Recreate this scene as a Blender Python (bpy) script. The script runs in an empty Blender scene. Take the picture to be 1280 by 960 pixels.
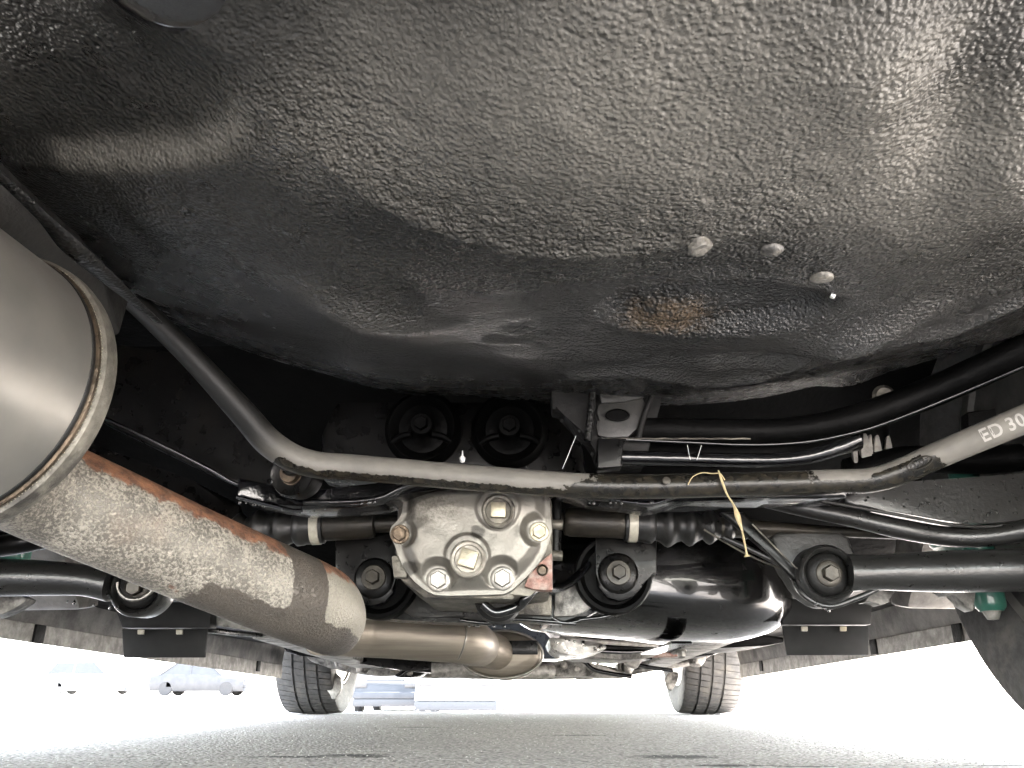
import bpy, bmesh, math, random
from math import sin, cos, tan, pi, radians, sqrt, atan2, exp
from mathutils import Vector, Matrix, noise

random.seed(4)
C = bpy.context.scene.collection
scene = bpy.context.scene

# ------------------------------------------------------------------ camera
F = 1035.0                      # focal length in pixels of the 1280 wide photograph
H = 0.07
PITCH = radians(20.52)
YAW = 0.0152
CAM = Vector((0.05, 0.0, H))
cd = bpy.data.cameras.new('camera')
cam = bpy.data.objects.new('camera', cd); C.objects.link(cam)
cam.location = CAM
cam.rotation_euler = (pi / 2 + PITCH, 0, YAW)
cd.sensor_width = 36; cd.lens = F / 1280 * 36
cd.clip_start = 0.005; cd.clip_end = 3000
scene.camera = cam

# ------------------------------------------------------------------ light
SUN = Vector((0.45, 0.30, 0.82)).normalized()       # towards the sun: high, ahead and to the right
w = bpy.data.worlds.new('World'); scene.world = w; w.use_nodes = True
nt = w.node_tree; nt.nodes.clear()
sky = nt.nodes.new('ShaderNodeTexSky'); sky.sky_type = 'NISHITA'; sky.sun_disc = False
sky.sun_elevation = math.asin(SUN.z); sky.sun_rotation = atan2(SUN.x, SUN.y)
sky.air_density = 1.3; sky.dust_density = 2.0
bg = nt.nodes.new('ShaderNodeBackground'); bg.inputs[1].default_value = 0.15
wo = nt.nodes.new('ShaderNodeOutputWorld')
hs = nt.nodes.new('ShaderNodeHueSaturation'); hs.inputs['Saturation'].default_value = 0.45
nt.links.new(sky.outputs[0], hs.inputs['Color']); nt.links.new(hs.outputs[0], bg.inputs[0]); nt.links.new(bg.outputs[0], wo.inputs[0])
sl = bpy.data.lights.new('sun', 'SUN'); sl.energy = 3.2; sl.angle = radians(0.55); sl.color = (1, 0.95, 0.87)
so = bpy.data.objects.new('sun', sl); C.objects.link(so); so.location = (2, -3, 6)
so.rotation_euler = SUN.to_track_quat('Z', 'Y').to_euler()
scene.view_settings.view_transform = 'Standard'; scene.view_settings.look = 'None'
scene.view_settings.exposure = 5.5; scene.view_settings.gamma = 1
scene.cycles.max_bounces = 10; scene.cycles.diffuse_bounces = 6; scene.cycles.glossy_bounces = 5
scene.cycles.use_denoising = True
scene.cycles.sample_clamp_indirect = 12
scene.cycles.caustics_reflective = True
scene.cycles.blur_glossy = 0.5

# ------------------------------------------------------------------ helpers
def raydir(px, py):
    u, v = px - 640.0, 480.0 - py
    fw = F * cos(PITCH) - v * sin(PITCH); up = F * sin(PITCH) + v * cos(PITCH)
    return Vector((u * cos(YAW) - fw * sin(YAW), u * sin(YAW) + fw * cos(YAW), up))
def W(px, py, Y):               # the point of the place that lies on that line of sight at distance Y forward
    d = raydir(px, py); return CAM + d * (Y / d.y)
def G(px, py, z):
    d = raydir(px, py); return CAM + d * ((z - H) / d.z)
def S(px, Y):                   # a length seen as px pixels at about distance Y
    return px * Y * 0.965 / F

def smooth(a, b, x):
    t = max(0.0, min(1.0, (x - a) / (b - a))); return t * t * (3 - 2 * t)

def link(name, me, mat, parent=None, shade=True, kind=None):
    o = bpy.data.objects.new(name, me); C.objects.link(o)
    if mat: me.materials.append(mat)
    if shade and len(me.polygons): me.polygons.foreach_set('use_smooth', [True] * len(me.polygons))
    if parent is not None: o.parent = parent
    if kind: o['kind'] = kind
    return o
def tag(o, label, cat, group=None):
    o['label'] = label; o['category'] = cat
    if group: o['group'] = group
    return o
def empty(name, loc=(0, 0, 0), rz=0, parent=None):
    o = bpy.data.objects.new(name, None); C.objects.link(o); o.location = loc; o.rotation_euler = (0, 0, rz)
    o.empty_display_size = 0.2
    if parent is not None: o.parent = parent
    return o
def mesh(name, vs, fs, mat, parent=None, shade=True, sharp=None, kind=None):
    me = bpy.data.meshes.new(name); me.from_pydata([tuple(v) for v in vs], [], fs); me.update()
    o = link(name, me, mat, parent, shade, kind)
    if sharp: me.set_sharp_from_angle(angle=radians(sharp))
    return o

class MB:                        # gathers shapes that make up ONE mesh
    def __init__(s): s.v = []; s.f = []
    def add(s, vs, fs):
        n = len(s.v); s.v += [Vector(v) for v in vs]; s.f += [tuple(i + n for i in f) for f in fs]; return s
    def build(s, name, mat, parent=None, shade=True, sharp=40, kind=None):
        return mesh(name, s.v, s.f, mat, parent, shade, sharp, kind)

def catmull(pts, n):
    out = []
    P = [pts[0]] + list(pts) + [pts[-1]]
    for i in range(1, len(P) - 2):
        p0, p1, p2, p3 = P[i - 1], P[i], P[i + 1], P[i + 2]
        for k in range(n):
            t = k / n
            out.append(tuple(0.5 * ((2 * b) + (-a + c) * t + (2 * a - 5 * b + 4 * c - d) * t * t + (-a + 3 * b - 3 * c + d) * t ** 3)
                             for a, b, c, d in zip(p0, p1, p2, p3)))
    out.append(tuple(pts[-1])); return out

def tube_data(pts, r, seg=16, sub=6, flat=1.0, up=(0, 0, 1), lump=0.0):
    """pts world points, r radius or list; flat squashes the section along 'up'."""
    rs = r if isinstance(r, (list, tuple)) else [r] * len(pts)
    q = [tuple(p) + (rr,) for p, rr in zip(pts, rs)]
    if sub > 1: q = catmull(q, sub)
    P = [Vector(a[:3]) for a in q]; R = [a[3] for a in q]
    vs, fs = [], []
    n = len(P); ref = Vector(up)
    for i in range(n):
        t = (P[min(i + 1, n - 1)] - P[max(i - 1, 0)]).normalized()
        a = t.cross(ref)
        if a.length < 0.05: a = t.cross(Vector((0, 1, 0)))
        a.normalize(); b = a.cross(t).normalized()
        for k in range(seg):
            th = 2 * pi * k / seg
            rr = R[i]
            if lump: rr *= 1 + lump * noise.noise(P[i] * 60 + Vector((cos(th), sin(th), 0)) * 1.3)
            vs.append(P[i] + a * (cos(th) * rr) + b * (sin(th) * rr * flat))
    for i in range(n - 1):
        for k in range(seg):
            k2 = (k + 1) % seg
            fs.append((i * seg + k, i * seg + k2, (i + 1) * seg + k2, (i + 1) * seg + k))
    fs.append(tuple(range(seg))[::-1]); fs.append(tuple((n - 1) * seg + k for k in range(seg)))
    return vs, fs
def tube(name, pts, r, mat, parent=None, **k):
    vs, fs = tube_data(pts, r, **k); return mesh(name, vs, fs, mat, parent, True, 50)

def lathe_data(prof, centre, axis, seg=32):
    """prof: (distance along axis, radius)"""
    c = Vector(centre); ax = Vector(axis).normalized()
    a = ax.cross(Vector((0, 0, 1)))
    if a.length < 0.1: a = ax.cross(Vector((1, 0, 0)))
    a.normalize(); b = ax.cross(a)
    vs, fs = [], []
    for (h, r) in prof:
        for k in range(seg):
            th = 2 * pi * (k + 0.5) / seg
            vs.append(c + ax * h + (a * cos(th) + b * sin(th)) * max(r, 1e-5))
    n = len(prof)
    for i in range(n - 1):
        for k in range(seg):
            k2 = (k + 1) % seg
            fs.append((i * seg + k, i * seg + k2, (i + 1) * seg + k2, (i + 1) * seg + k))
    fs.append(tuple(range(seg))[::-1]); fs.append(tuple((n - 1) * seg + k for k in range(seg)))
    return vs, fs
def lathe(name, prof, centre, axis, mat, parent=None, seg=32, sharp=35):
    vs, fs = lathe_data(prof, centre, axis, seg); return mesh(name, vs, fs, mat, parent, True, sharp)

def finish_bm(name, bm, mat, parent, sharp=40):
    bmesh.ops.recalc_face_normals(bm, faces=bm.faces)
    me = bpy.data.meshes.new(name); bm.to_mesh(me); bm.free()
    o = link(name, me, mat, parent); me.set_sharp_from_angle(angle=radians(sharp)); return o
def slab(name, front, back, mat, parent=None, bev=0.003, seg=2, wob=0.0):
    """a plate between two outlines with the same number of points, edges bevelled"""
    bm = bmesh.new()
    a = [bm.verts.new(p) for p in front]; b = [bm.verts.new(p) for p in back]
    bm.faces.new(a); bm.faces.new(b[::-1]); n = len(a)
    for i in range(n):
        j = (i + 1) % n; bm.faces.new((a[i], b[i], b[j], a[j]))
    if bev: bmesh.ops.bevel(bm, geom=list(bm.edges), offset=bev, segments=seg, profile=0.6, affect='EDGES', clamp_overlap=True)
    return finish_bm(name, bm, mat, parent)
def plate(name, pts, Y, thick, mat, parent=None, bev=0.003, rnd=0, seg=2, dz=0.0):
    """outline given as (px,py) or (px,py,Y): facing the rear, thick forward"""
    P = [W(p[0], p[1], p[2] if len(p) > 2 else Y) for p in pts]
    if rnd: P = rounded(P, rnd)
    return slab(name, P, [p + Vector((0, thick, dz)) for p in P], mat, parent, bev, seg)
def rounded(P, n=3):
    """Chaikin corner cutting"""
    for _ in range(n):
        Q = []
        for i in range(len(P)):
            a, b = P[i], P[(i + 1) % len(P)]
            Q += [a * 0.78 + b * 0.22, a * 0.22 + b * 0.78]
        P = Q
    return P
def box(name, c, size, mat, parent=None, bev=0.004, rz=0, seg=2, rx=0, ry=0):
    bm = bmesh.new(); bmesh.ops.create_cube(bm, size=1)
    bmesh.ops.scale(bm, vec=size, verts=bm.verts)
    if bev: bmesh.ops.bevel(bm, geom=list(bm.edges), offset=bev, segments=seg, profile=0.6, affect='EDGES', clamp_overlap=True)
    bmesh.ops.rotate(bm, cent=(0, 0, 0), matrix=Matrix.Rotation(rz, 3, 'Z') @ Matrix.Rotation(ry, 3, 'Y') @ Matrix.Rotation(rx, 3, 'X'), verts=bm.verts)
    bmesh.ops.translate(bm, vec=c, verts=bm.verts)
    return finish_bm(name, bm, mat, parent)
def join(objs, name=None):
    """merge freshly built meshes into the first (they are one part)"""
    bm = bmesh.new()
    for o in objs: bm.from_mesh(o.data)
    bm.to_mesh(objs[0].data); bm.free()
    for o in objs[1:]:
        m = o.data; bpy.data.objects.remove(o); bpy.data.meshes.remove(m)
    if name: objs[0].name = name
    return objs[0]

# ------------------------------------------------------------------ materials
class N:
    def __init__(s, name):
        s.m = bpy.data.materials.new(name); s.m.use_nodes = True; s.t = s.m.node_tree
        s.b = s.t.nodes['Principled BSDF']; s.n = s.t.nodes; s.l = s.t.links
        tc = s.n.new('ShaderNodeTexCoord'); s.co = tc.outputs['Object']
    def set(s, **k):
        for a, v in k.items():
            inp = s.b.inputs[{'base': 'Base Color', 'rough': 'Roughness', 'metal': 'Metallic', 'coat': 'Coat Weight', 'coatr': 'Coat Roughness',
                              'spec': 'Specular IOR Level', 'ior': 'IOR', 'trans': 'Transmission Weight', 'aniso': 'Anisotropic'}[a]]
            if hasattr(v, 'is_linked'): s.l.new(v, inp)
            else: inp.default_value = (tuple(v) + (1,)) if isinstance(v, (tuple, list)) else v
        return s
    def noise(s, scale, detail=4, rough=0.55, vec=None, dist=0.0, out='Fac', stretch=None):
        x = s.n.new('ShaderNodeTexNoise'); x.inputs['Scale'].default_value = scale; x.inputs['Detail'].default_value = detail
        x.inputs['Roughness'].default_value = rough; x.inputs['Distortion'].default_value = dist
        v = vec or s.co
        if stretch:
            mp = s.n.new('ShaderNodeMapping'); mp.inputs['Scale'].default_value = stretch; s.l.new(v, mp.inputs[0]); v = mp.outputs[0]
        s.l.new(v, x.inputs['Vector']); return x.outputs[out]
    def voro(s, scale, feat='F1', out='Distance', vec=None, rnd=1.0):
        x = s.n.new('ShaderNodeTexVoronoi'); x.feature = feat; x.inputs['Scale'].default_value = scale
        x.inputs['Randomness'].default_value = rnd
        s.l.new(vec or s.co, x.inputs['Vector']); return x.outputs[out]
    def ramp(s, v, stops, interp='LINEAR'):
        r = s.n.new('ShaderNodeValToRGB'); r.color_ramp.interpolation = interp
        e = r.color_ramp.elements
        while len(e) < len(stops): e.new(0.5)
        for i, (p, c) in enumerate(stops):
            e[i].position = p; e[i].color = (c, c, c, 1) if isinstance(c, (int, float)) else tuple(c) + (1,)
        s.l.new(v, r.inputs[0]); return r.outputs[0]
    def mix(s, f, a, b, mode='MIX'):
        x = s.n.new('ShaderNodeMix'); x.data_type = 'RGBA'; x.blend_type = mode
        for v, i in ((f, 0), (a, 6), (b, 7)):
            if hasattr(v, 'is_linked'): s.l.new(v, x.inputs[i])
            else: x.inputs[i].default_value = (tuple(v) + (1,)) if isinstance(v, (tuple, list)) else (v if i == 0 else (v, v, v, 1))
        return x.outputs[2]
    def math(s, op, a, b=0.0, c=None):
        x = s.n.new('ShaderNodeMath'); x.operation = op
        for v, i in ((a, 0), (b, 1), (c, 2)):
            if v is None: continue
            if hasattr(v, 'is_linked'): s.l.new(v, x.inputs[i])
            else: x.inputs[i].default_value = v
        return x.outputs[0]
    def xyz(s):
        x = s.n.new('ShaderNodeSeparateXYZ'); s.l.new(s.co, x.inputs[0]); return x.outputs
    def attr(s, name):
        x = s.n.new('ShaderNodeAttribute'); x.attribute_name = name; return x.outputs['Color']
    def blob(s, c, sx, sy, sz=1.0):          # 1 at world point c falling to 0 at the given radii
        mp = s.n.new('ShaderNodeMapping'); mp.vector_type = 'POINT'
        mp.inputs['Location'].default_value = (-c[0] / sx, -c[1] / sy, -c[2] / sz)
        mp.inputs['Scale'].default_value = (1 / sx, 1 / sy, 1 / sz)
        s.l.new(s.co, mp.inputs[0])
        g = s.n.new('ShaderNodeVectorMath'); g.operation = 'LENGTH'; s.l.new(mp.outputs[0], g.inputs[0])
        return s.math('SUBTRACT', 1.0, g.outputs['Value'])
    def bump(s, h, dist, strength=1.0, prev=None):
        x = s.n.new('ShaderNodeBump'); x.inputs['Distance'].default_value = dist; x.inputs['Strength'].default_value = strength
        s.l.new(h, x.inputs['Height'])
        if prev is not None: s.l.new(prev, x.inputs['Normal'])
        return x.outputs[0]
    def nrm(s, n): s.l.new(n, s.b.inputs['Normal']); return s

def simple(name, base, rough=0.5, metal=0.0, coat=0.0, var=0.35, scale=30, bump=0.0, bscale=200, tint=None, rv=0.15, dirt=None, spec=None):
    m = N(name)
    if spec is not None: m.set(spec=spec)
    n = m.noise(scale, 5, 0.6)
    lo = tuple(c * (1 - var) for c in base); hi = tuple(min(1, c * (1 + var)) for c in (tint or base))
    col = m.mix(m.ramp(n, [(0.3, 0.0), (0.7, 1.0)]), lo, hi)
    if dirt:
        d = m.ramp(m.noise(scale * 0.35, 6, 0.65), [(0.5, 0.0), (0.62, 1.0)])
        col = m.mix(d, col, dirt)
    m.set(base=col, metal=metal, coat=coat)
    m.set(rough=m.ramp(m.noise(scale * 1.7, 4), [(0.2, max(0.03, rough - rv)), (0.8, min(1, rough + rv))]))
    if bump: m.nrm(m.bump(m.noise(bscale, 4, 0.6), bump))
    return m.m

def undercoat():
    m = N('undercoat')
    pv = m.voro(430, 'SMOOTH_F1', 'Distance')
    lea = m.math('ADD', m.math('MULTIPLY', m.math('SUBTRACT', 1.0, pv), 0.75), m.math('MULTIPLY', m.noise(300, 2, 0.45), 0.45))
    fine = m.noise(900, 2, 0.5)
    big = m.noise(9, 3, 0.5)
    coarse = m.noise(230, 2, 0.5, stretch=(0.7, 1.2, 1), dist=0.0)
    msk = m.attr('coarse')                        # where the coating was sprayed on thick
    amt = m.math('ADD', m.math('MULTIPLY', msk, 1.1), m.math('ADD', 0.22, m.math('MULTIPLY', 0.75, big)))
    h = m.math('MULTIPLY', m.ramp(lea, [(0.35, 0.0), (1.0, 1.0)]), amt)
    h2 = m.math('MULTIPLY', coarse, m.math('MULTIPLY', msk, 2.2))
    n1 = m.bump(h, 0.0016); n2 = m.bump(h2, 0.0015, 1.0, n1); n3 = m.bump(fine, 0.00012, 1.0, n2)
    n3 = m.bump(m.math('MULTIPLY', m.noise(620, 2, 0.6), m.math('ADD', m.attr('wet'), 0.05)), 0.0016, 1.0, n3)
    m.nrm(n3)
    col = m.mix(m.ramp(m.noise(14, 5, 0.6), [(0.35, 0.0), (0.7, 1.0)]), (0.0045, 0.0046, 0.0046), (0.010, 0.0098, 0.0092))
    dust_and_light = m.attr('dust_and_light')  # beige dust, plus highlights and lit areas painted in as paler colour
    col = m.mix(dust_and_light, col, (0.088, 0.0835, 0.073))
    pits = m.ramp(lea, [(0.4, 0.7), (0.7, 1.0)])
    col = m.mix(1.0, col, pits, 'MULTIPLY')
    rust = m.attr('rust')
    rn = m.ramp(m.math('MULTIPLY', rust, m.math('SUBTRACT', m.math('MULTIPLY', m.noise(95, 6, 0.75), 2.3), 0.50)), [(0.30, 0.0), (0.62, 0.85)])
    col = m.mix(rn, col, (0.062, 0.044, 0.028))
    wet = m.attr('wet')
    col = m.mix(wet, col, (0.012, 0.012, 0.012))
    m.set(base=col, rough=m.mix(wet, m.ramp(m.noise(40, 4), [(0.3, 0.24), (0.7, 0.42)]), 0.15), spec=m.math('ADD', 0.20, m.math('MULTIPLY', wet, 0.40)))
    return m.m
M = {}
M['under'] = undercoat()
M['black'] = simple('black_paint', (0.0028, 0.0028, 0.0028), 0.32, 0, 0.06, 0.4, 40, 0.0006, 60, dirt=(0.005, 0.0045, 0.004), spec=.14)
M['blackwet'] = simple('wet_black_paint', (0.003, 0.003, 0.0035), 0.16, 0, 0.45, 0.4, 40, 0.0009, 90, rv=0.1)
M['blackmatt'] = simple('matt_black_coating', (0.006, 0.0058, 0.0055), 0.6, 0, 0, 0.4, 40, 0.0012, 150, spec=.2)
M['floor'] = simple('floor_pan_paint', (0.0018, 0.0018, 0.0018), 0.5, 0, 0.0, 0.4, 12, 0.0012, 90, spec=.05)
M['tank'] = simple('fuel_tank_paint', (0.003, 0.003, 0.003), 0.2, 0, 0.6, 0.3, 20, 0.001, 14)
M['darkgrey'] = simple('dark_grey_paint', (0.016, 0.0156, 0.0145), 0.45, 0.0, 0.05, 0.3, 35, 0.0006, 220, dirt=(0.012, 0.0115, 0.011), spec=.3)
M['arm'] = simple('grey_arm_paint', (0.014, 0.0137, 0.013), 0.30, 0.1, 0.12, 0.12, 90, 0.0004, 260, rv=.05)
M['alu'] = simple('cast_aluminium', (0.25, 0.232, 0.20), 0.45, 0.5, 0, 0.22, 45, 0.0006, 260, dirt=(0.14, 0.128, 0.108))
M['aludark'] = simple('stained_aluminium', (0.13, 0.12, 0.10), 0.5, 0.6, 0, 0.45, 60, 0.0010, 200, dirt=(0.05, 0.045, 0.04))
M['brass'] = simple('zinc_plated_steel', (0.27, 0.245, 0.185), 0.42, 0.85, 0, 0.3, 90, 0.0003, 300)
M['steel'] = simple('bright_steel', (0.20, 0.19, 0.172), 0.38, 0.9, 0, 0.3, 60, 0.0004, 250)
M['rubber'] = simple('rubber', (0.006, 0.0058, 0.0055), 0.5, 0, 0, 0.4, 50, 0.0005, 180, dirt=(0.009, 0.008, 0.007), spec=.2)
M['boot'] = simple('boot_rubber', (0.010, 0.0098, 0.0095), 0.38, 0, 0, 0.3, 50, 0.0005, 180)
M['clamp'] = simple('cream_clamp', (0.36, 0.34, 0.28), 0.45, 0.2, 0, 0.25, 120, dirt=(0.32, 0.28, 0.2))
M['shaft'] = simple('oily_brown_steel', (0.028, 0.024, 0.018), 0.45, 0.5, 0.05, 0.5, 60, 0.0008, 140, dirt=(0.02, 0.018, 0.015))
M['redrust'] = simple('rusty_casting', (0.22, 0.12, 0.095), 0.6, 0.3, 0, 0.5, 160, 0.001, 300, dirt=(0.28, 0.22, 0.19))
M['bronze'] = simple('bronze_bush', (0.08, 0.06, 0.042), 0.35, 0.8, 0, 0.5, 120, 0.0008, 200, dirt=(0.05, 0.04, 0.03))
M['green'] = simple('green_paint', (0.02, 0.12, 0.085), 0.4, 0, 0.3, 0.2, 40)
M['tyre'] = simple('tyre_rubber', (0.036, 0.035, 0.034), 0.75, 0, 0, 0.3, 70, 0.0006, 250, dirt=(0.06, 0.056, 0.05))
M['tread'] = M['tyre']
M['rim'] = simple('rim_metal', (0.15, 0.145, 0.135), 0.4, 0.7, 0, 0.3, 30)
M['dirty'] = simple('dusty_metal', (0.26, 0.25, 0.23), 0.5, 0.35, 0, 0.5, 50, 0.0015, 120, dirt=(0.045, 0.042, 0.038))
M['foil'] = simple('heat_shield_foil', (0.45, 0.44, 0.41), 0.3, 0.9, 0, 0.3, 40, 0.003, 40)
M['sill'] = simple('dusty_sill_paint', (0.13, 0.122, 0.112), 0.6, 0.1, 0, 0.5, 22, 0.0010, 160, dirt=(0.05, 0.047, 0.043))
M['weld'] = simple('dusty_weld_seam', (0.30, 0.285, 0.26), 0.6, 0.1, 0, 0.4, 60, 0.0008, 200, dirt=(0.17, 0.16, 0.145))
M['plastic'] = simple('grey_plastic', (0.008, 0.008, 0.008), 0.5, 0, 0, 0.2, 40, spec=.2)
M['body'] = simple('car_body_paint', (0.05, 0.055, 0.065), 0.25, 0.2, 0.8, 0.05, 5)
M['straw'] = simple('dry_straw', (0.34, 0.27, 0.15), 0.6, 0, 0, 0.3, 200, 0.0004, 400)
M['web'] = simple('web_thread', (0.6, 0.6, 0.58), 0.4)
M['white'] = simple('white_print', (0.27, 0.26, 0.24), 0.5, 0, 0, 0.1, 300)
M['glassdark'] = simple('tinted_glass', (0.02, 0.021, 0.023), 0.5, 0, 0, 0.1, 3, spec=.3)
M['carwhite'] = simple('pale_car_paint', (0.20, 0.21, 0.22), 0.3, 0, 0.8, 0.05, 2)
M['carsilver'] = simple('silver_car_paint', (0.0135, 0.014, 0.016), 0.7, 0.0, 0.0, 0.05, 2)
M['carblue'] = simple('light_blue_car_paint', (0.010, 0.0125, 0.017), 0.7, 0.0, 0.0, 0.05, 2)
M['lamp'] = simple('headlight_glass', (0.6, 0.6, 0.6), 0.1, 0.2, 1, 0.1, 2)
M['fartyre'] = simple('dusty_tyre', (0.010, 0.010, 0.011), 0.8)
M['paletyre'] = simple('glare_paled_tyre', (0.09, 0.09, 0.09), 0.8)  # tyre tone raised so it burns out in the glare
M['dam'] = simple('blue_grey_trim', (0.009, 0.0105, 0.014), 0.6)
M['headlamp'] = simple('headlamp_lens', (0.012, 0.012, 0.013), 0.5)
M['kerbred'] = simple('faded_red_kerb_paint', (0.45, 0.16, 0.13), 0.8, 0, 0, 0.2, 9)
M['pebble'] = simple('dark_pebble', (0.09, 0.085, 0.08), 0.8, 0, 0, 0.3, 90)

def mat_muffler():
    m = N('muffler_steel')
    n = m.ramp(m.noise(16, 5, 0.6), [(0.3, 0.0), (0.7, 1.0)])
    col = m.mix(n, (0.195, 0.186, 0.170), (0.24, 0.229, 0.210))
    sc = m.ramp(m.noise(35, 5, 0.6), [(0.3, 0.0), (0.75, 1.0)])
    col = m.mix(m.math('MULTIPLY', sc, 0.15), col, (0.30, 0.265, 0.22))
    m.set(base=col, metal=0.8, rough=m.ramp(sc, [(0, 0.36), (1, 0.46)])); m.nrm(m.bump(m.noise(12, 3), 0.0015)); return m.m
def mat_pipe():
    m = N('corroded_exhaust_pipe')
    v = m.noise(430, 4, 0.62, dist=0.4); v2 = m.noise(23, 4, 0.6)
    sp = m.ramp(m.math('ADD', v, m.math('MULTIPLY', m.math('SUBTRACT', m.noise(35, 4), 0.5), 0.35)), [(0.42, 0.0), (0.62, 1.0)])
    col = m.mix(sp, (0.10, 0.09, 0.076), (0.30, 0.272, 0.228))
    x = m.attr('band')           # bare metal bands, soot and rust ride on the pipe itself
    s = m.n.new('ShaderNodeSeparateColor'); m.l.new(x, s.inputs[0])
    nz = m.math('MULTIPLY', m.math('SUBTRACT', m.noise(55, 6, 0.68), 0.5), 1.9)
    rust = m.ramp(m.math('ADD', s.outputs[0], nz), [(0.45, 0.0), (0.62, 1.0)])
    soot = m.ramp(m.math('ADD', s.outputs[1], m.math('MULTIPLY', nz, 0.6)), [(0.46, 0.0), (0.54, 1.0)])
    plain = m.ramp(m.math('ADD', s.outputs[2], m.math('MULTIPLY', nz, 0.5)), [(0.46, 0.0), (0.54, 1.0)])
    rc = m.mix(m.ramp(m.noise(90, 5, 0.7), [(0.35, 0), (0.65, 1)]), (0.07, 0.036, 0.024), (0.25, 0.115, 0.062))
    col = m.mix(m.ramp(v2, [(0.58, 0.0), (0.75, 0.25)]), col, (0.20, 0.13, 0.09))
    col = m.mix(plain, col, m.mix(m.ramp(v, [(0.4, 0), (0.7, 1)]), (0.20, 0.182, 0.15), (0.27, 0.246, 0.20)))
    col = m.mix(rust, col, rc)
    col = m.mix(soot, col, m.mix(m.noise(40), (0.03, 0.025, 0.021), (0.09, 0.075, 0.06)))
    m.set(base=col, metal=0.35, rough=m.ramp(v, [(0.3, 0.4), (0.7, 0.65)]))
    m.nrm(m.bump(m.ramp(v, [(0.45, 0.0), (0.65, 1.0)]), 0.0006)); return m.m
def mat_cover():
    m = N('stained_cast_aluminium')
    n = m.noise(38, 6, 0.62); f = m.noise(330, 3, 0.6)
    col = m.mix(m.ramp(n, [(0.32, 0), (0.68, 1)]), (0.145, 0.137, 0.120), (0.195, 0.184, 0.162))
    nz = m.math('MULTIPLY', m.math('SUBTRACT', m.noise(70, 5, 0.65), 0.5), 1.3)
    a = W(540, 640, .86); b = W(598, 668, .855); c = W(500, 622, .86); d = W(697, 612, .86); e = W(512, 712, .86)
    pit = m.math('MULTIPLY', m.ramp(m.math('ADD', m.blob(a, .045, 1, .022), nz), [(0.1, 0), (0.5, 1)]), m.ramp(f, [(0.42, 0), (0.6, 1)]))
    col = m.mix(m.math('MULTIPLY', pit, .75), col, (0.085, 0.075, 0.062))
    k = None
    for p, rx, rz in ((b, .010, .010), (c, .022, .030), (d, .026, .020), (e, .012, .012)):
        q = m.ramp(m.math('ADD', m.blob(p, rx, 1, rz), nz), [(0.15, 0), (0.4, 1)]); k = q if k is None else m.math('MAXIMUM', k, q)
    col = m.mix(m.math('MULTIPLY', k, .85), col, (0.035, 0.032, 0.028))
    m.set(base=col, metal=0.55, rough=m.ramp(n, [(0.3, 0.33), (0.7, 0.5)]))
    m.nrm(m.bump(f, 0.0004, 1.0, m.bump(n, 0.0006))); return m.m
def mat_midpipe():
    m = N('heat_tinted_pipe')
    st = m.noise(20, 4, 0.6, stretch=(0.25, 1, 9))
    col = m.mix(m.ramp(st, [(0.3, 0), (0.7, 1)]), (0.155, 0.133, 0.107), (0.25, 0.22, 0.18))
    m.set(base=col, metal=0.6, rough=0.45); return m.m
def mat_bar():
    """primer grey bar with black tar sprayed over its underside, middle and bends"""
    m = N('stabilizer_bar_paint')
    x = m.attr('tar')
    nz = m.math('MULTIPLY', m.math('SUBTRACT', m.noise(85, 6, 0.7), 0.5), 1.9)
    t = m.ramp(m.math('ADD', x, nz), [(0.48, 0.0), (0.53, 1.0)])
    g = m.mix(m.ramp(m.noise(45, 5), [(0.3, 0), (0.7, 1)]), (0.10, 0.095, 0.086), (0.14, 0.132, 0.117))
    b = m.mix(m.ramp(m.noise(120, 5), [(0.35, 0), (0.7, 1)]), (0.006, 0.006, 0.0055), (0.020, 0.017, 0.012))
    g = m.mix(m.attr('arm_shade'), g, (0.006, 0.006, 0.0055))  # shade on the left arm, painted into the colour
    m.set(base=m.mix(t, g, b), rough=m.mix(t, 0.5, 0.26), metal=0.0, spec=0.3)
    m.nrm(m.bump(t, 0.0007, 1.0, m.bump(m.noise(300, 4), 0.0003))); return m.m
def mat_asphalt():
    m = N('asphalt')
    v = m.voro(210, 'F1', 'Distance'); vc = m.voro(210, 'F1', 'Color')
    big = m.noise(1.3, 5, 0.6); mid = m.noise(14, 5, 0.65)
    bw = m.n.new('ShaderNodeRGBToBW'); m.l.new(vc, bw.inputs[0])
    c1 = m.mix(bw.outputs[0], (0.22, 0.200, 0.188), (0.56, 0.52, 0.485))
    sp = m.ramp(bw.outputs[0], [(0.86, 0.0), (0.92, 1.0)])
    c1 = m.mix(sp, c1, (0.68, 0.66, 0.62))
    gap = m.ramp(v, [(0.45, 1.0), (0.85, 0.22)])
    c1 = m.mix(1.0, c1, gap, 'MULTIPLY')
    c1 = m.mix(m.math('MULTIPLY', m.ramp(mid, [(0.35, 0.0), (0.7, 1.0)]), 0.35), c1, (0.38, 0.345, 0.315))
    c1 = m.mix(m.ramp(big, [(0.4, 0.0), (0.7, 0.35)]), c1, (0.24, 0.22, 0.212))
    st = None
    for (c, sx, sy) in ASPHALT_STAINS:
        k = m.blob(c, sx, sy, 0.2)
        st = k if st is None else m.math('MAXIMUM', st, k)
    k = m.ramp(m.math('ADD', st, m.math('MULTIPLY', m.math('SUBTRACT', m.noise(95, 5, 0.7), 0.5), 2.0)), [(0.34, 0.0), (0.62, 1.0)])
    c1 = m.mix(m.math('MULTIPLY', k, 0.95), c1, (0.018, 0.017, 0.017))
    m.set(base=c1, rough=0.85, spec=0.3)
    hgt = m.math('SUBTRACT', 1.0, v)
    m.nrm(m.bump(m.noise(500, 3), 0.0006, 1.0, m.bump(hgt, 0.0032, 1.0, m.bump(mid, 0.004)))); return m.m
ASPHALT_STAINS = []
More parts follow.
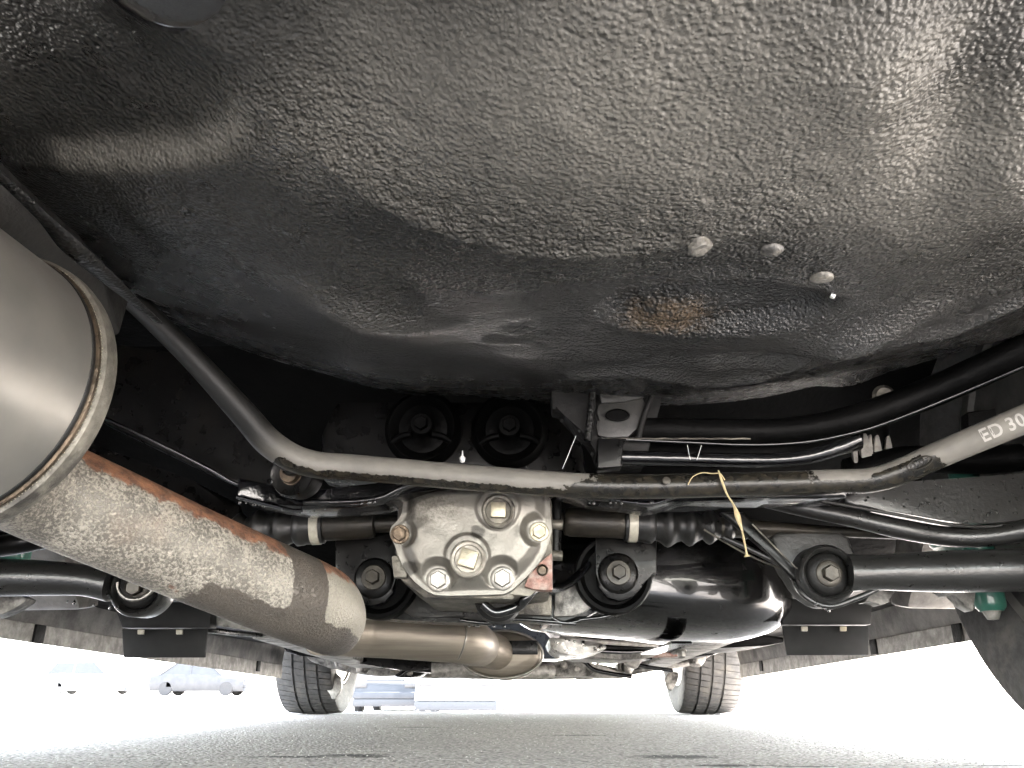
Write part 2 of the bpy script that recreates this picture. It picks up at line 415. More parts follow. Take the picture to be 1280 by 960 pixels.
for (px, py, sx, sy) in ((845, 946, .085, .060), (905, 957, .06, .03), (370, 946, .10, .028), (440, 944, .08, .032), (460, 946, .05, .02), (1010, 958, .05, .010),
                         (722, 919, .10, .025), (520, 909, .09, .03), (1250, 957, .06, .01), (955, 957, .05, .008)):
    p = G(px, py, 0); ASPHALT_STAINS.append(((p.x, p.y, 0), sx, sy))
M['cover'] = mat_cover(); M['muffler'] = mat_muffler(); M['pipe'] = mat_pipe(); M['midpipe'] = mat_midpipe(); M['bar'] = mat_bar(); M['asphalt'] = mat_asphalt()

# ------------------------------------------------------------------ the ground
def ground_z(x, y):
    a = smooth(3.55, 9.0, y) * -0.30 + smooth(8, 15, y) * -0.10
    b = smooth(22, 38, y) * 0.34
    side = smooth(6, 25, abs(x)) * 0.10
    return a + b + (side if y > 5 else side * max(0, y - 2) / 3)
def ground():
    xs = [-1500, -400, -120, -60, -40, -28, -20, -14, -10, -7, -5, -3.5, -2.5, -1.6, -1, -.5, 0, .5, 1, 1.6, 2.5, 3.5, 5, 7, 10, 14, 20, 28, 40, 60, 120, 400, 1500]
    ys = [-1500, -300, -80, -30, -12, -6, -3, -1.5, -.6, 0, .6, 1.2, 2, 2.8, 3.4, 3.55, 3.8, 4.2, 4.8, 5.5, 6.5, 7.5, 8.5, 10, 12, 14, 16, 19, 22, 25, 28, 31, 34, 38, 45, 60, 90, 200, 500, 1500]
    vs = [(x, y, ground_z(x, y)) for y in ys for x in xs]; n = len(xs)
    fs = [(j * n + i, j * n + i + 1, (j + 1) * n + i + 1, (j + 1) * n + i) for j in range(len(ys) - 1) for i in range(n - 1)]
    return mesh('ground', vs, fs, M['asphalt'], None, True, None, 'structure')
ground()
def grit():                       # loose sand and grit lying on the asphalt: nobody could count it
    vs, fs = [], []
    for i in range(9000):
        y = 0.7 + 3.3 * random.random() ** 1.7; x = random.uniform(-0.75, 0.75) * (y + 0.25)
        r = random.uniform(0.0005, 0.0015) * (0.6 + 0.45 * y); n = len(vs)
        a = random.random() * 6.28
        for k in range(4): vs.append((x + cos(a + k * pi / 2) * r * random.uniform(.7, 1.2), y + sin(a + k * pi / 2) * r * random.uniform(.7, 1.2), r * .3))
        vs.append((x, y, r * 1.0))
        fs += [(n, n + 1, n + 4), (n + 1, n + 2, n + 4), (n + 2, n + 3, n + 4), (n + 3, n, n + 4)]
    m = N('grit_stone'); nn = m.noise(330, 1)
    m.set(base=m.ramp(nn, [(0.35, (0.15, 0.14, 0.13)), (0.5, (0.38, 0.36, 0.33)), (0.66, (0.7, 0.67, 0.62))]), rough=0.7)
    mesh('loose_grit', vs, fs, m.m, None, False, None, 'stuff')
grit()

# ------------------------------------------------------------------ THE CAR
car = empty('car', (0, 0, 0))
tag(car, 'dark car seen from below and behind, its black undersealed underbody and exhaust filling the picture', 'car')
car['group'] = 'cars'
del car['group']

slab('added_light_block', [Vector((-0.82, -0.14, 0.22)), Vector((-0.14, -0.14, 0.22)), Vector((-0.08, -0.14, 0.45)), Vector((-0.84, -0.14, 0.45))],  # unseen panel added to block light from the rear left
     [Vector((-0.82, -0.11, 0.22)), Vector((-0.14, -0.11, 0.22)), Vector((-0.08, -0.11, 0.45)), Vector((-0.84, -0.11, 0.45))], M['plastic'], car, 0.01)

# ---- spare wheel well: a deep pressed pan with a rolled edge
def seg_dist(x, y, pts, closed=False):
    best = 9; n = len(pts)
    for i in range(n if closed else n - 1):
        ax, ay = pts[i]; bx, by = pts[(i + 1) % n]
        dx, dy = bx - ax, by - ay
        t = max(0, min(1, ((x - ax) * dx + (y - ay) * dy) / (dx * dx + dy * dy + 1e-12)))
        best = min(best, sqrt((x - ax - t * dx) ** 2 + (y - ay - t * dy) ** 2))
    return best
def inside(x, y, pts):
    c = False; n = len(pts)
    for i in range(n):
        ax, ay = pts[i]; bx, by = pts[(i + 1) % n]
        if (ay > y) != (by > y) and x < (bx - ax) * (y - ay) / (by - ay) + ax: c = not c
    return c
ZW = 0.325
def bowl_z(x, y):
    return 0.312 + (x - 0.14) ** 2 * 0.42 + max(0, 0.47 - y) ** 2 * 0.55 + max(0, y - 0.47) ** 2 * 0.35
import functools
@functools.lru_cache(None)
def g2(px, py, lift=0.0):
    if 320 < py < 470 and lift == 0.0: lift = 0.013
    p = G(px, py, ZW)
    for _ in range(12):
        q = G(px, py, min(0.42, bowl_z(p.x, p.y)) + lift); p = (p + q) / 2
    return (p.x, p.y)
rim_px = [(-90, 130), (0, 216), (75, 290), (150, 362), (205, 411), (235, 421), (262, 427), (300, 446), (350, 468), (420, 482), (500, 499), (600, 512), (690, 515), (770, 504),
          (860, 481), (930, 468), (1000, 463), (1040, 478), (1085, 490), (1130, 481), (1200, 456), (1280, 425), (1420, 350)]
rim = [g2(p[0], p[1] + (17 if 340 < p[0] < 1300 else 5), 0.028) for p in rim_px] + [(0.70, 0.05), (0.66, -0.10), (-0.30, -0.10), (-0.40, 0.10)]
WC = (0.12, 0.36)
def rim_r(phi):
    """ray from WC to the outline"""
    dx, dy = cos(phi), sin(phi); best = None
    for i in range(len(rim)):
        ax, ay = rim[i]; bx, by = rim[(i + 1) % len(rim)]
        ex, ey = bx - ax, by - ay; den = dx * ey - dy * ex
        if abs(den) < 1e-12: continue
        t = ((ax - WC[0]) * ey - (ay - WC[1]) * ex) / den; u = ((ax - WC[0]) * dy - (ay - WC[1]) * dx) / den
        if t > 0 and -1e-9 <= u <= 1 + 1e-9: best = t if best is None else min(best, t)
    return best
recess = [g2(px_, py_ + 14) for px_, py_ in ((40, 187), (235, 186), (275, 172), (290, 145), (262, 100), (205, 58), (150, 25), (90, -30), (-300, -160), (-300, 100), (-60, 180))]
ridge = [g2(*p) for p in ((395, 205), (440, 240), (500, 268), (560, 290), (640, 308), (720, 314), (800, 310), (900, 300))]
edge_bead = [g2(*p) for p in ((720, 478), (800, 474), (880, 462), (960, 450), (1020, 425), (1100, 402), (1180, 392), (1290, 345))]
def gauss(x, y, px, py, rx, ry, rot=0):
    cx, cy = g2(px, py); dx, dy = x - cx, y - cy
    if rot: dx, dy = dx * cos(rot) + dy * sin(rot), -dx * sin(rot) + dy * cos(rot)
    return exp(-(dx / rx) ** 2 - (dy / ry) ** 2)
def well_z(x, y):
    z = bowl_z(x, y)
    # recess pressed upwards at the left
    d = seg_dist(x, y, recess, True); s = d if inside(x, y, recess) else -d
    wv = 0.0065 + 0.016 * smooth(0.004, 0.045, g2(150, 205)[1] - y)
    z += 0.0135 * smooth(-wv, wv, s) * smooth(-.34, -.20, x)
    # step along the ridge: the pan climbs beyond it
    ry_ = None
    cx0 = ridge[0][0]
    for i in range(len(ridge) - 1):
        (ax, ay), (bx, by) = ridge[i], ridge[i + 1]
        if ax <= x <= bx: ry_ = ay + (by - ay) * (x - ax) / (bx - ax)
    if x < cx0: ry_ = ridge[0][1] - (cx0 - x) * 0.9
    if x > ridge[-1][0]: ry_ = ridge[-1][1] - (x - ridge[-1][0]) * 0.35
    fade = smooth(ridge[0][0] - 0.03, ridge[0][0] + 0.07, x) * (1 - smooth(0.10, 0.26, x))
    z += fade * (0.0085 * smooth(-0.016, 0.070, y - ry_) - 0.0045 * exp(-((y - ry_) / 0.009) ** 2))
    # pressed shapes
    z -= 0.017 * gauss(x, y, 452, 372, 0.062, 0.027, 0.75)
    z -= 0.007 * gauss(x, y, 440, 442, 0.020, 0.014)
    cx_, cy_ = g2(890, 378); e_ = sqrt(((x - cx_ + .25 * (y - cy_)) / .088) ** 2 + ((y - cy_) / .046) ** 2)
    z += 0.017 * (1 - smooth(.66, 1.06, e_))
    z += 0.008 * gauss(x, y, 700, 400, 0.05, 0.045)
    z -= 0.015 * gauss(x, y, 832, 396, 0.036, 0.018)
    z -= 0.016 * gauss(x, y, 1070, 398, 0.050, 0.024, -0.6)
    z -= 0.007 * exp(-(seg_dist(x, y, edge_bead) / 0.012) ** 2)
    z -= 0.011 * gauss(x, y, 1060, 462, 0.035, 0.018, 0.1)
    z += 0.010 * gauss(x, y, 960, 432, 0.07, 0.02)
    z += 0.012 * gauss(x, y, 1160, 455, 0.06, 0.020, -0.4)
    z -= 0.010 * gauss(x, y, 1250, 400, 0.05, 0.03)
    z -= 0.012 * gauss(x, y, 600, 130, 0.11, 0.05, 0.4)
    z += 0.024 * gauss(x, y, 430, 40, 0.08, 0.07, 0.6)
    z -= 0.010 * gauss(x, y, 1090, 80, 0.05, 0.04, 0.3)
    z += 0.008 * gauss(x, y, 1190, 120, 0.02, 0.08, -0.4)
    z -= 0.012 * gauss(x, y, 1275, 200, 0.04, 0.05)
    z += 0.004 * noise.noise(Vector((x * 9, y * 9, 1.0)))
    z += 0.0012 * noise.noise(Vector((x * 45, y * 60, 3.0)))
    z += fade * 0.0020 * exp(-((y - ry_) / 0.05) ** 2) * noise.noise(Vector((x * 120, y * 190, 9.0)))
    return z
def build_well():
    NA, NR = 420, 200
    vs, fs, info = [], [], []
    R = 0.022
    for i in range(NA):
        phi = 2 * pi * i / NA; r0 = rim_r(phi)
        r0 = (rim_r(phi - .012) + r0 + rim_r(phi + .012)) / 3
        for j in range(NR):
            t = (j / (NR - 1)) ** 0.92; r = r0 * t
            x, y = WC[0] + cos(phi) * r, WC[1] + sin(phi) * r
            d = r0 - r
            z = well_z(x, y)
            if d < R: z += (R - sqrt(max(0, R * R - (R - d) ** 2))) * 0.9
            vs.append((x, y, z)); info.append((x, y, d))
        for (o, up) in ((0.0, 0.07), (0.002, 0.16)):      # the wall above the rolled edge
            r = r0 + o; x, y = WC[0] + cos(phi) * r, WC[1] + sin(phi) * r
            vs.append((x, y, vs[-1][2] + up if up > .1 else vs[-1][2] + up)); info.append((x, y, 0))
    n = NR + 2
    for i in range(NA):
        i2 = (i + 1) % NA
        for j in range(n - 1): fs.append((i * n + j, i * n + j + 1, i2 * n + j + 1, i2 * n + j))
    o = mesh('spare_wheel_well', vs, fs, M['under'], car, True)
    me = o.data
    def layer(name, fn):
        a = me.color_attributes.new(name, 'FLOAT_COLOR', 'POINT')
        buf = []
        for (x, y, d) in info:
            v = max(0.0, min(1.0, fn(x, y, d))); buf += [v, v, v, 1.0]
        a.data.foreach_set('color', buf)
    layer('coarse', lambda x, y, d: 1.2 * exp(-(seg_dist(x, y, ridge) / 0.045) ** 2) + 0.6 * gauss(x, y, 620, 370, 0.14, 0.07) + 0.9 * gauss(x, y, 840, 395, .05, .03) + 0.06 + 0.22 * smooth(-.05, .1, x))
    layer('rust', lambda x, y, d: 1.2 * gauss(x, y, 835, 396, 0.046, 0.024) + 0.25 * gauss(x, y, 600, 298, 0.05, 0.01))
    layer('wet', lambda x, y, d: 0.55 * gauss(x, y, 450, 385, 0.08, 0.04, .75) + .6 * exp(-(seg_dist(x, y, edge_bead) / .02) ** 2) + 0.6 * gauss(x, y, 1075, 395, 0.06, 0.04) + 1.0 * gauss(x, y, 900, 365, 0.085, 0.045) + 0.35 * smooth(.44, .56, y) + 0.7 * gauss(x, y, 700, 400, 0.07, 0.04) + 0.7 * gauss(x, y, 820, 440, 0.16, 0.03)
          + 0.6 * gauss(x, y, 550, 440, 0.12, 0.06) - 1.1 * gauss(x, y, 835, 392, 0.040, 0.026))
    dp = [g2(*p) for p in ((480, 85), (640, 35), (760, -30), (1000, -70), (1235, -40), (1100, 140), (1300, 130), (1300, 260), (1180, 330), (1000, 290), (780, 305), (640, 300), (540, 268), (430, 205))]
    band = [g2(*p) for p in ((75, 203), (170, 204), (250, 198), (290, 178), (300, 150))]  # recess wall that catches the light, painted paler
    patch = [g2(*p) for p in ((1095, 60), (1160, 20), (1215, 15), (1180, 90), (1140, 128), (1100, 118))]  # pale sheen with a hard edge, painted into the colour
    def dust_and_light(x, y, d):
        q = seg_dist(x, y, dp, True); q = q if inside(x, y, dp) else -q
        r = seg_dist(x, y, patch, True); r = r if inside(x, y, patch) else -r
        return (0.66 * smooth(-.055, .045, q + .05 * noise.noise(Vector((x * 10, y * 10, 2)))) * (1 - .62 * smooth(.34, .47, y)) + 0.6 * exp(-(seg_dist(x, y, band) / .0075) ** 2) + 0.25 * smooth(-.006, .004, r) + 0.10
                + 0.50 * gauss(x, y, 445, 366, .055, .020, .75) + .15 * exp(-(seg_dist(x, y, edge_bead) / .014) ** 2) + .42 * gauss(x, y, 1070, 392, .035, .016, -.5) + .12 * noise.noise(Vector((x * 14, y * 14, 7))))  # pale spots and bead streak paint glossy highlights into the colour
    layer('dust_and_light', dust_and_light)
    return o
def smooth_r(a, b, x): return smooth(a, b, x)
_s = smooth
def smooth(a, b, x):
    if a > b: return 1 - _s(b, a, x)
    return _s(a, b, x)
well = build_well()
def on_well(px, py, off=0.0):
    p = G(px, py, ZW)
    for _ in range(8):
        p = G(px, py, well_z(p.x, p.y) - off)
    return p
def well_cap(px, py, r, h, mat, name='drain_cap', seg=24):
    p = on_well(px, py)
    e = 0.004
    nrm = Vector((-(well_z(p.x + e, p.y) - well_z(p.x - e, p.y)) / (2 * e), -(well_z(p.x, p.y + e) - well_z(p.x, p.y - e)) / (2 * e), 1)).normalized() * -1
    vs, fs = lathe_data([(-0.004, r), (h * .4, r), (h * .8, r * .86), (h, r * .55), (h * 1.02, 0.0)], p, nrm, seg)
    vs = [v + Vector((noise.noise(v * 200), noise.noise(v * 200 + Vector((5, 0, 0))), noise.noise(v * 160))) * r * .25 for v in vs]
    return mesh(name, vs, fs, mat, well, True, 50)
M['sealer'] = simple('dried_sealer', (0.085, 0.079, 0.067), 0.45, 0, 0.1, 0.5, 170, 0.0012, 260, dirt=(0.03, 0.028, 0.025))
for (px, py, r) in ((876, 307, 0.0065), (965, 311, 0.0065), (1027, 346, 0.0068)): well_cap(px, py, r, 0.003, M['sealer'], 'sealed_drain_plug')
well_cap(1041, 368, 0.0022, 0.003, M['foil'], 'water_drip', 12)
# round rubber grommet at the top left, a glossy dome in a sunk ring
p = on_well(205, -34)
lathe('rubber_grommet', [(-0.01, 0.031), (-.001, 0.031), (0.002, 0.029), (0.004, 0.024), (0.005, 0.016), (0.0055, 0.009), (0.006, 0.0)], p, (0.05, -0.12, -1), M['blackwet'], well, 48, 60)

# ---- floor pan pieces (dark hollows above the axle, centre floor, front floor)
def floor_pan():
    mb = MB()
    prof = [(-0.12, 0.46), (0.62, 0.47), (0.80, 0.50), (1.00, 0.50), (1.10, 0.44), (1.22, 0.34), (1.35, 0.245), (1.6, 0.225), (2.2, 0.215), (2.75, 0.22), (2.95, 0.30), (3.2, 0.55), (3.95, 0.55)]
    nx = 24; vs = []; fs = []
    for (y, z) in prof:
        for i in range(nx + 1):
            x = -0.80 + 1.60 * i / nx
            tun = 0.10 * exp(-(x / 0.11) ** 4) if 1.2 < y < 2.9 else 0
            rib = 0.006 * sin(x * 70) if 1.3 < y < 2.8 else 0
            vs.append((x, y, z + tun + rib))
    n = nx + 1
    for j in range(len(prof) - 1):
        for i in range(nx): fs.append((j * n + i, j * n + i + 1, (j + 1) * n + i + 1, (j + 1) * n + i))
    return mesh('floor_pan', vs, fs, M['floor'], car, True, 30)
floor_pan()

# ---- outer body (mostly out of sight: it keeps the daylight off the underside)
def body_shell():
    mb = MB()
    # side view outline loops: y, z
    def side(sx):
        base = [(-0.12, 0.36)]
        # lower edge with wheel arches
        for k in range(0, 13):
            a = pi - pi * k / 12; base.append((0.84 + 0.37 * cos(a), 0.30 + 0.37 * sin(a)))
        base = [(-0.14, 0.34), (0.30, 0.25), (0.47, 0.24)] + base[1:] + [(1.23, 0.19), (2.85, 0.185), (2.95, 0.22)]
        for k in range(0, 13):
            a = pi - pi * k / 12; base.append((3.33 + 0.36 * cos(a), 0.30 + 0.36 * sin(a)))
        base += [(3.75, 0.24), (4.05, 0.22), (4.12, 0.45), (4.05, 0.72)]
        up = [(3.2, 0.90), (2.75, 0.95), (2.2, 1.38), (1.0, 1.40), (0.35, 1.30), (0.0, 0.98), (-0.12, 0.92), (-0.18, 0.6)]
        return base + up
    ol = side(1)
    def fx(y, z):
        return 0.865 - 0.10 * smooth(0.9, 1.4, z) - 0.05 * smooth(3.6, 4.2, y) - 0.05 * smooth(0.1, -0.2, y)
    bm = bmesh.new()
    L = [bm.verts.new((-fx(y, z), y, z)) for y, z in ol]; Rr = [bm.verts.new((fx(y, z), y, z)) for y, z in ol]
    bm.faces.new(L); bm.faces.new(Rr[::-1])
    n = len(ol); k0 = [i for i, p in enumerate(ol) if p == (4.05, 0.22)][0]
    for i in range(n):
        j = (i + 1) % n
        if i >= k0: bm.faces.new((L[i], Rr[i], Rr[j], L[j]))     # front, bonnet, roof, tail
    return finish_bm('body', bm, M['body'], car, 35)
body = body_shell()
# rear bumper lower lip behind the camera, front bumper and undertray ahead
slab('rear_bumper', [Vector((-0.84, -0.15, 0.42)), Vector((0.84, -0.15, 0.42)), Vector((0.84, -0.21, 0.60)), Vector((-0.84, -0.21, 0.60))],
     [Vector((-0.84, -0.10, 0.425)), Vector((0.84, -0.10, 0.425)), Vector((0.84, -0.13, 0.60)), Vector((-0.84, -0.13, 0.60))], M['body'], car, 0.01)

# ---- sheet metal flange beside the well (left) and chassis rail behind the muffler
def strip(name, pts, wid, mat, parent=car, thick=0.002, bev=0.0006):
    """pts (px,py,Y) with a width in pixels downward"""
    a = [W(p[0], p[1], p[2]) for p in pts]; b = [W(p[0] - p[3] * .6, p[1] + p[3], p[2]) for p in pts]
    out = a + b[::-1]
    return slab(name, out, [q + Vector((0, 0.0, thick)) + Vector((-0.001, thick, 0)) for q in out], mat, parent, bev, 1)
tube('pan_flange', [W(-60, 170, .36), W(0, 221, .40), W(55, 272, .44), W(90, 308, .47), (W(130, 343, .51)), W(165, 374, .55), W(200, 404, .585)],
     [.004, .004, .005, .0085, .0075, .0045, .0025], M['under'], car, seg=12, flat=.45)
rail = slab('chassis_rail', [W(-160, 150, .36), W(0, 226, .44), W(90, 315, .52), W(130, 352, .58), W(150, 420, .62), W(90, 430, .6), W(-160, 330, .45)],
     [W(-160, 150, .36) + Vector((-.02, .05, .10)), W(0, 226, .44) + Vector((-.02, .05, .10)), W(90, 315, .52) + Vector((-.02, .05, .10)), W(130, 352, .58) + Vector((-.02, .05, .10)),
      W(150, 420, .62) + Vector((-.02, .05, .10)), W(90, 430, .6) + Vector((-.02, .05, .10)), W(-160, 330, .45) + Vector((-.02, .05, .10))], M['darkgrey'], car, 0.004)

# ---- muffler
ME = W(-31, 487, .50); MS = ME + Vector((-0.05, -0.46, 0.004))
max_ = (ME - MS).normalized(); L_ = (ME - MS).length
MR = 0.091
muffler = lathe('muffler', [(-0.01, 0.0), (-0.01, MR - .01), (0, MR - .002)] + [(L_ * k / 12, MR) for k in range(13)] + [(L_ + .003, MR), (L_ + .006, MR - .004), (L_ + .008, 0.05)], MS, max_, M['muffler'], car, 96, 30)
lathe('crimped_seam', [(L_ - .0145, MR + .0002), (L_ - .0135, MR + .0022), (L_ - .0115, MR + .0022), (L_ - .0105, MR + .0006)], MS, max_, M['bronze'], muffler, 96, 40)
lathe('seam_groove', [(L_ - .0180, MR + .0001), (L_ - .0175, MR + .0007), (L_ - .0150, MR + .0007), (L_ - .0146, MR + .0001)], MS, max_, M['rubber'], muffler, 96, 40)
lathe('end_flange', [(L_ - .0108, MR + .0008), (L_ - .009, MR + .0045), (L_ - .002, MR + .0052), (L_ + .003, MR + .0042), (L_ + .0045, MR + .001), (L_ + .006, MR - .003), (L_ - 0.004, MR - .004)], MS, max_, M['aludark'], muffler, 96, 40)
vsd = []; fsd = []
for k in range(230):               # beaded weld along the seam
    th = 2 * pi * k / 230; c_ = MS + max_ * (L_ - .0108 + random.uniform(-.0005, .0005))
    a_ = max_.cross(Vector((0, 0, 1))).normalized(); b_ = max_.cross(a_)
    c_ = c_ + (a_ * cos(th) + b_ * sin(th)) * (MR + .0022); r_ = random.uniform(.0003, .0007); n_ = len(vsd)
    vsd += [c_ + Vector(q) * r_ for q in ((1, 0, 0), (-1, 0, 0), (0, 1, 0), (0, -1, 0), (0, 0, 1), (0, 0, -1))]
    fsd += [tuple(n_ + q for q in f) for f in ((0, 2, 4), (2, 1, 4), (1, 3, 4), (3, 0, 4), (2, 0, 5), (1, 2, 5), (3, 1, 5), (0, 3, 5))]
mesh('weld_beads', vsd, fsd, M['brass'], muffler, True, None, 'stuff')
lathe('end_cap', [(L_ - .002, MR - .0035), (L_ + .004, MR - .008), (L_ + .012, MR - .025), (L_ + .014, 0.0)], MS, max_, M['darkgrey'], muffler, 64, 50)
# ---- exhaust pipe: muffler outlet, elbow, run towards the front
def exhaust_pipe():
    pts = [W(0, 580, .52), W(50, 608, .56), W(140, 648, .60), W(240, 692, .65), W(330, 730, .695), W(378, 750, .725), W(400, 760, .76), W(412, 771, .81), W(418, 780, .90), W(420, 788, 1.02)]
    seg = 64; sub = 12
    vs, fs = tube_data(pts, [.036] * 6 + [.036, .034, .031, .029], seg=seg, sub=sub)
    o = mesh('exhaust_pipe', vs, fs, M['pipe'], car, True, 40)
    a = o.data.color_attributes.new('band', 'FLOAT_COLOR', 'POINT'); buf = []
    n = len(vs) // seg
    for i in range(n):
        t = i / sub
        for k in range(seg):
            th = 2 * pi * k / seg; up = sin(th); side = cos(th)
            rust = 0.9 * smooth(0.25, 0.75, up) * smooth(0.3, 1.2, t) + 0.45 * smooth(-.5, -.9, up) * smooth(2.2, 3.0, t) * .8
            soot = smooth(3.95 + 0.35 * -up, 4.30 + 0.2 * -up, t) * (1 - smooth(4.75, 4.95, t + 0.1 * up)) + 0.9 * smooth(-.35, -.75, up) * smooth(2.4, 3.6, t)
            plain = smooth(4.6, 4.9, t)
            buf += [rust, min(1, soot), plain, 1]
    a.data.foreach_set('color', buf)
    return o
pipe = exhaust_pipe()
tube('pipe_seam', [W(384, 797, .74), W(402, 800, .745), W(424, 792, .75), W(440, 775, .76)], .0009, M['steel'], pipe, seg=8)
midpipe = tube('centre_exhaust_pipe', [W(400, 787, 1.10), W(450, 791, 1.17), W(500, 794, 1.19), W(545, 798, 1.20), W(570, 800, 1.205), W(586, 802, 1.225), W(594, 805, 1.28), W(600, 808, 1.36)],
     [.0315, .0315, .0315, .031, .031, .0315, .031, .030], M['midpipe'], car, seg=48, sub=8)
tube('pipe_weld', [W(577, 775, 1.165), W(583, 790, 1.155), W(579, 810, 1.155), W(573, 824, 1.17)], .0012, M['steel'], midpipe, seg=8)
RS = W(627, 818, 1.42)
def stadium(R1, k): return tube_data([RS + Vector((0, y, 0)) for y in (-.012, -.008, 0, .02, .3, .33)], [R1 * q for q in (.55, .85, .98, 1, 1, .7)], seg=64, sub=1, flat=k, up=(0, 0, 1))
vs, fs = stadium(.0655, .55)
reso = mesh('resonator', vs, fs, M['midpipe'], car, True, 50)
rr_ = []
for k in range(49):
    th = 2 * pi * k / 48; rr_.append(RS + Vector((cos(th) * .067, -.002, sin(th) * .037)))
tube('resonator_ring', rr_, .0022, M['steel'], reso, seg=8, sub=1)
box('resonator_dark_strip', RS + Vector((0.0, -.012, .010)), (.118, .003, .022), M['black'], reso, .001)  # black strip across the upper half of the end
tube('resonator_inlet', [W(600, 808, 1.36), W(612, 812, 1.39), W(622, 816, 1.42)], .028, M['midpipe'], reso, seg=32)

# ---- stabilizer bar
def stab_bar():
    pts = [W(60, 300, .60), W(140, 352, .66), W(230, 437, .70), W(300, 512, .735), W(340, 556, .755), W(385, 579, .77), W(450, 585, .78), W(600, 598, .78), W(750, 608, .78), W(900, 606, .78),
           W(1040, 602, .78), W(1090, 600, .775), W(1130, 588, .765), W(1170, 570, .75), W(1280, 524, .705), W(1400, 474, .66), W(1580, 395, .59), W(1720, 330, .50)]
    rad = [r_ * 1.11 for r_ in (.009, .009, .0095, .0112, .0120, .0118, .0114, .0112, .0108, .0106, .0104, .0106, .011, .011, .0112, .0112, .0112, .0112)]
    seg, sub = 32, 10
    vs, fs = tube_data(pts, rad, seg=seg, sub=sub)
    o = mesh('stabilizer_bar', vs, fs, M['bar'], car, True, 60)
    a = o.data.color_attributes.new('tar', 'FLOAT_COLOR', 'POINT'); buf = []
    n = len(vs) // seg
    for i in range(n):
        t = i / sub
        for k in range(seg):
            up = sin(2 * pi * k / seg); x = vs[i * seg + k].x
            tar = 0.0
            if 4.2 < t < 8: tar = smooth(-.40, -.72, up) * 0.9
            mid = smooth(7.45 + .2 * up, 8.15 + .2 * up, t) * (1 - smooth(9.5, 10.0, t))
            low = smooth(9.5, 9.9, t) * (1 - smooth(12.9, 13.2, t)) * smooth(0.0, -.30, up)
            bend = smooth(10.75, 11.1, t) * (1 - smooth(12.6, 12.9, t)) * smooth(.55, .1, up) 
            left = smooth(4.2, 3.2, t) * 0.12
            v = min(1, max(tar, mid, low, bend, left)); buf += [v, v, v, 1]
    a.data.foreach_set('color', buf)
    a = o.data.color_attributes.new('arm_shade', 'FLOAT_COLOR', 'POINT'); buf = []  # painted shade, full on the left arm, fading towards the middle
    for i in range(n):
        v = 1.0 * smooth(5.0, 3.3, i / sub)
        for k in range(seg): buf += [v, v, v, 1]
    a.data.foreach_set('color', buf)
    return o, pts
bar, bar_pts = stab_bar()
# stencilled text wrapped onto the right arm of the bar
def wrap_text(body_, size, p0, p1, r, mat, parent, name, lift=.0004):
    cu = bpy.data.curves.new(name, 'FONT'); cu.body = body_; cu.size = 1.0; cu.align_x = 'LEFT'; cu.align_y = 'CENTER'
    cu.resolution_u = 4; cu.offset = 0.022; cu.space_character = 1.1; cu.space_word = .55
    ob = bpy.data.objects.new(name, cu); C.objects.link(ob)
    dg = bpy.context.evaluated_depsgraph_get()
    me = bpy.data.meshes.new_from_object(ob.evaluated_get(dg)); bpy.data.objects.remove(ob)
    bm = bmesh.new(); bm.from_mesh(me)
    bmesh.ops.triangulate(bm, faces=bm.faces)
    bmesh.ops.subdivide_edges(bm, edges=[e for e in bm.edges if e.calc_length() > .15], cuts=2)
    ax = (p1 - p0).normalized()
    view = ((p0 + p1) / 2 - CAM).normalized()
    tow = (-view + ax * view.dot(ax)).normalized()       # from the axis towards where it faces (rear, down)
    side = tow.cross(ax); 
    if side.z < 0: side = -side
    for v in bm.verts:
        a = v.co.y * size / r
        v.co = p0 + ax * (v.co.x * size * .88) + (tow * cos(a) + side * sin(a)) * (r + lift)
    bmesh.ops.recalc_face_normals(bm, faces=bm.faces)
    bm.to_mesh(me); bm.free(); me.name = name
    return link(name, me, mat, parent, False)
pA, pB = W(1227, 546, .7265), W(1280, 524, .705)
wrap_text('ED 30', 0.0165, pA, pB, .01245, M['white'], bar, 'stencilled_marking')
# scuffed oval stamp on the bar
pC, pD = W(1133, 586, .764), W(1167, 571.5, .751)
def stamp():
    ax = (pD - pC).normalized(); view = (pC - CAM).normalized(); tow = (-view + ax * view.dot(ax)).normalized(); side = tow.cross(ax)
    c = (pC + pD) / 2; vs = []; r = .01235
    loop = []
    for k in range(40):
        th = 2 * pi * k / 40; l = cos(th) * .0115; a = sin(th) * .38
        loop.append(c + ax * l + (tow * cos(a) + side * sin(a)) * (r + .0004))
    loop.append(loop[0])
    tube('oval_stamp', loop, .0007, M['shaft'], bar, seg=6, sub=1)
    for q in range(-2, 3):
        l = q * .004
        tube('stamped_character', [c + ax * (l + .0012 * (-1) ** q) + (tow * cos(.15) + side * sin(.15)) * (r + .0003), c + ax * l + tow * (r + .0004), c + ax * (l - .001) + (tow * cos(-.15) + side * sin(-.15)) * (r + .0003)], .0005, M['shaft'], bar, seg=6, sub=3)
stamp()

# ---- bolts
def bolt_data(c, ax, r, h, washer=1.35):
    mb = MB()
    vs, fs = lathe_data([(0.0, r * washer), (h * .18, r * washer), (h * .25, r * (washer - .1)), (h * .26, r * .98)], c, ax, 24); mb.add(vs, fs)
    vs, fs = lathe_data([(h * .2, r), (h * .9, r), (h, r * .88), (h * 1.0, r * .8)], c, ax, 6); mb.add(vs, fs)
    return mb
def bolt(px, py, Y, rpx, parent, mat, h=None, name='bolt', ax=(0, -1, -.05)):
    r = S(rpx, Y); return bolt_data(W(px, py, Y), ax, r, h or r * 1.1).build(name, mat, parent, True, 30)

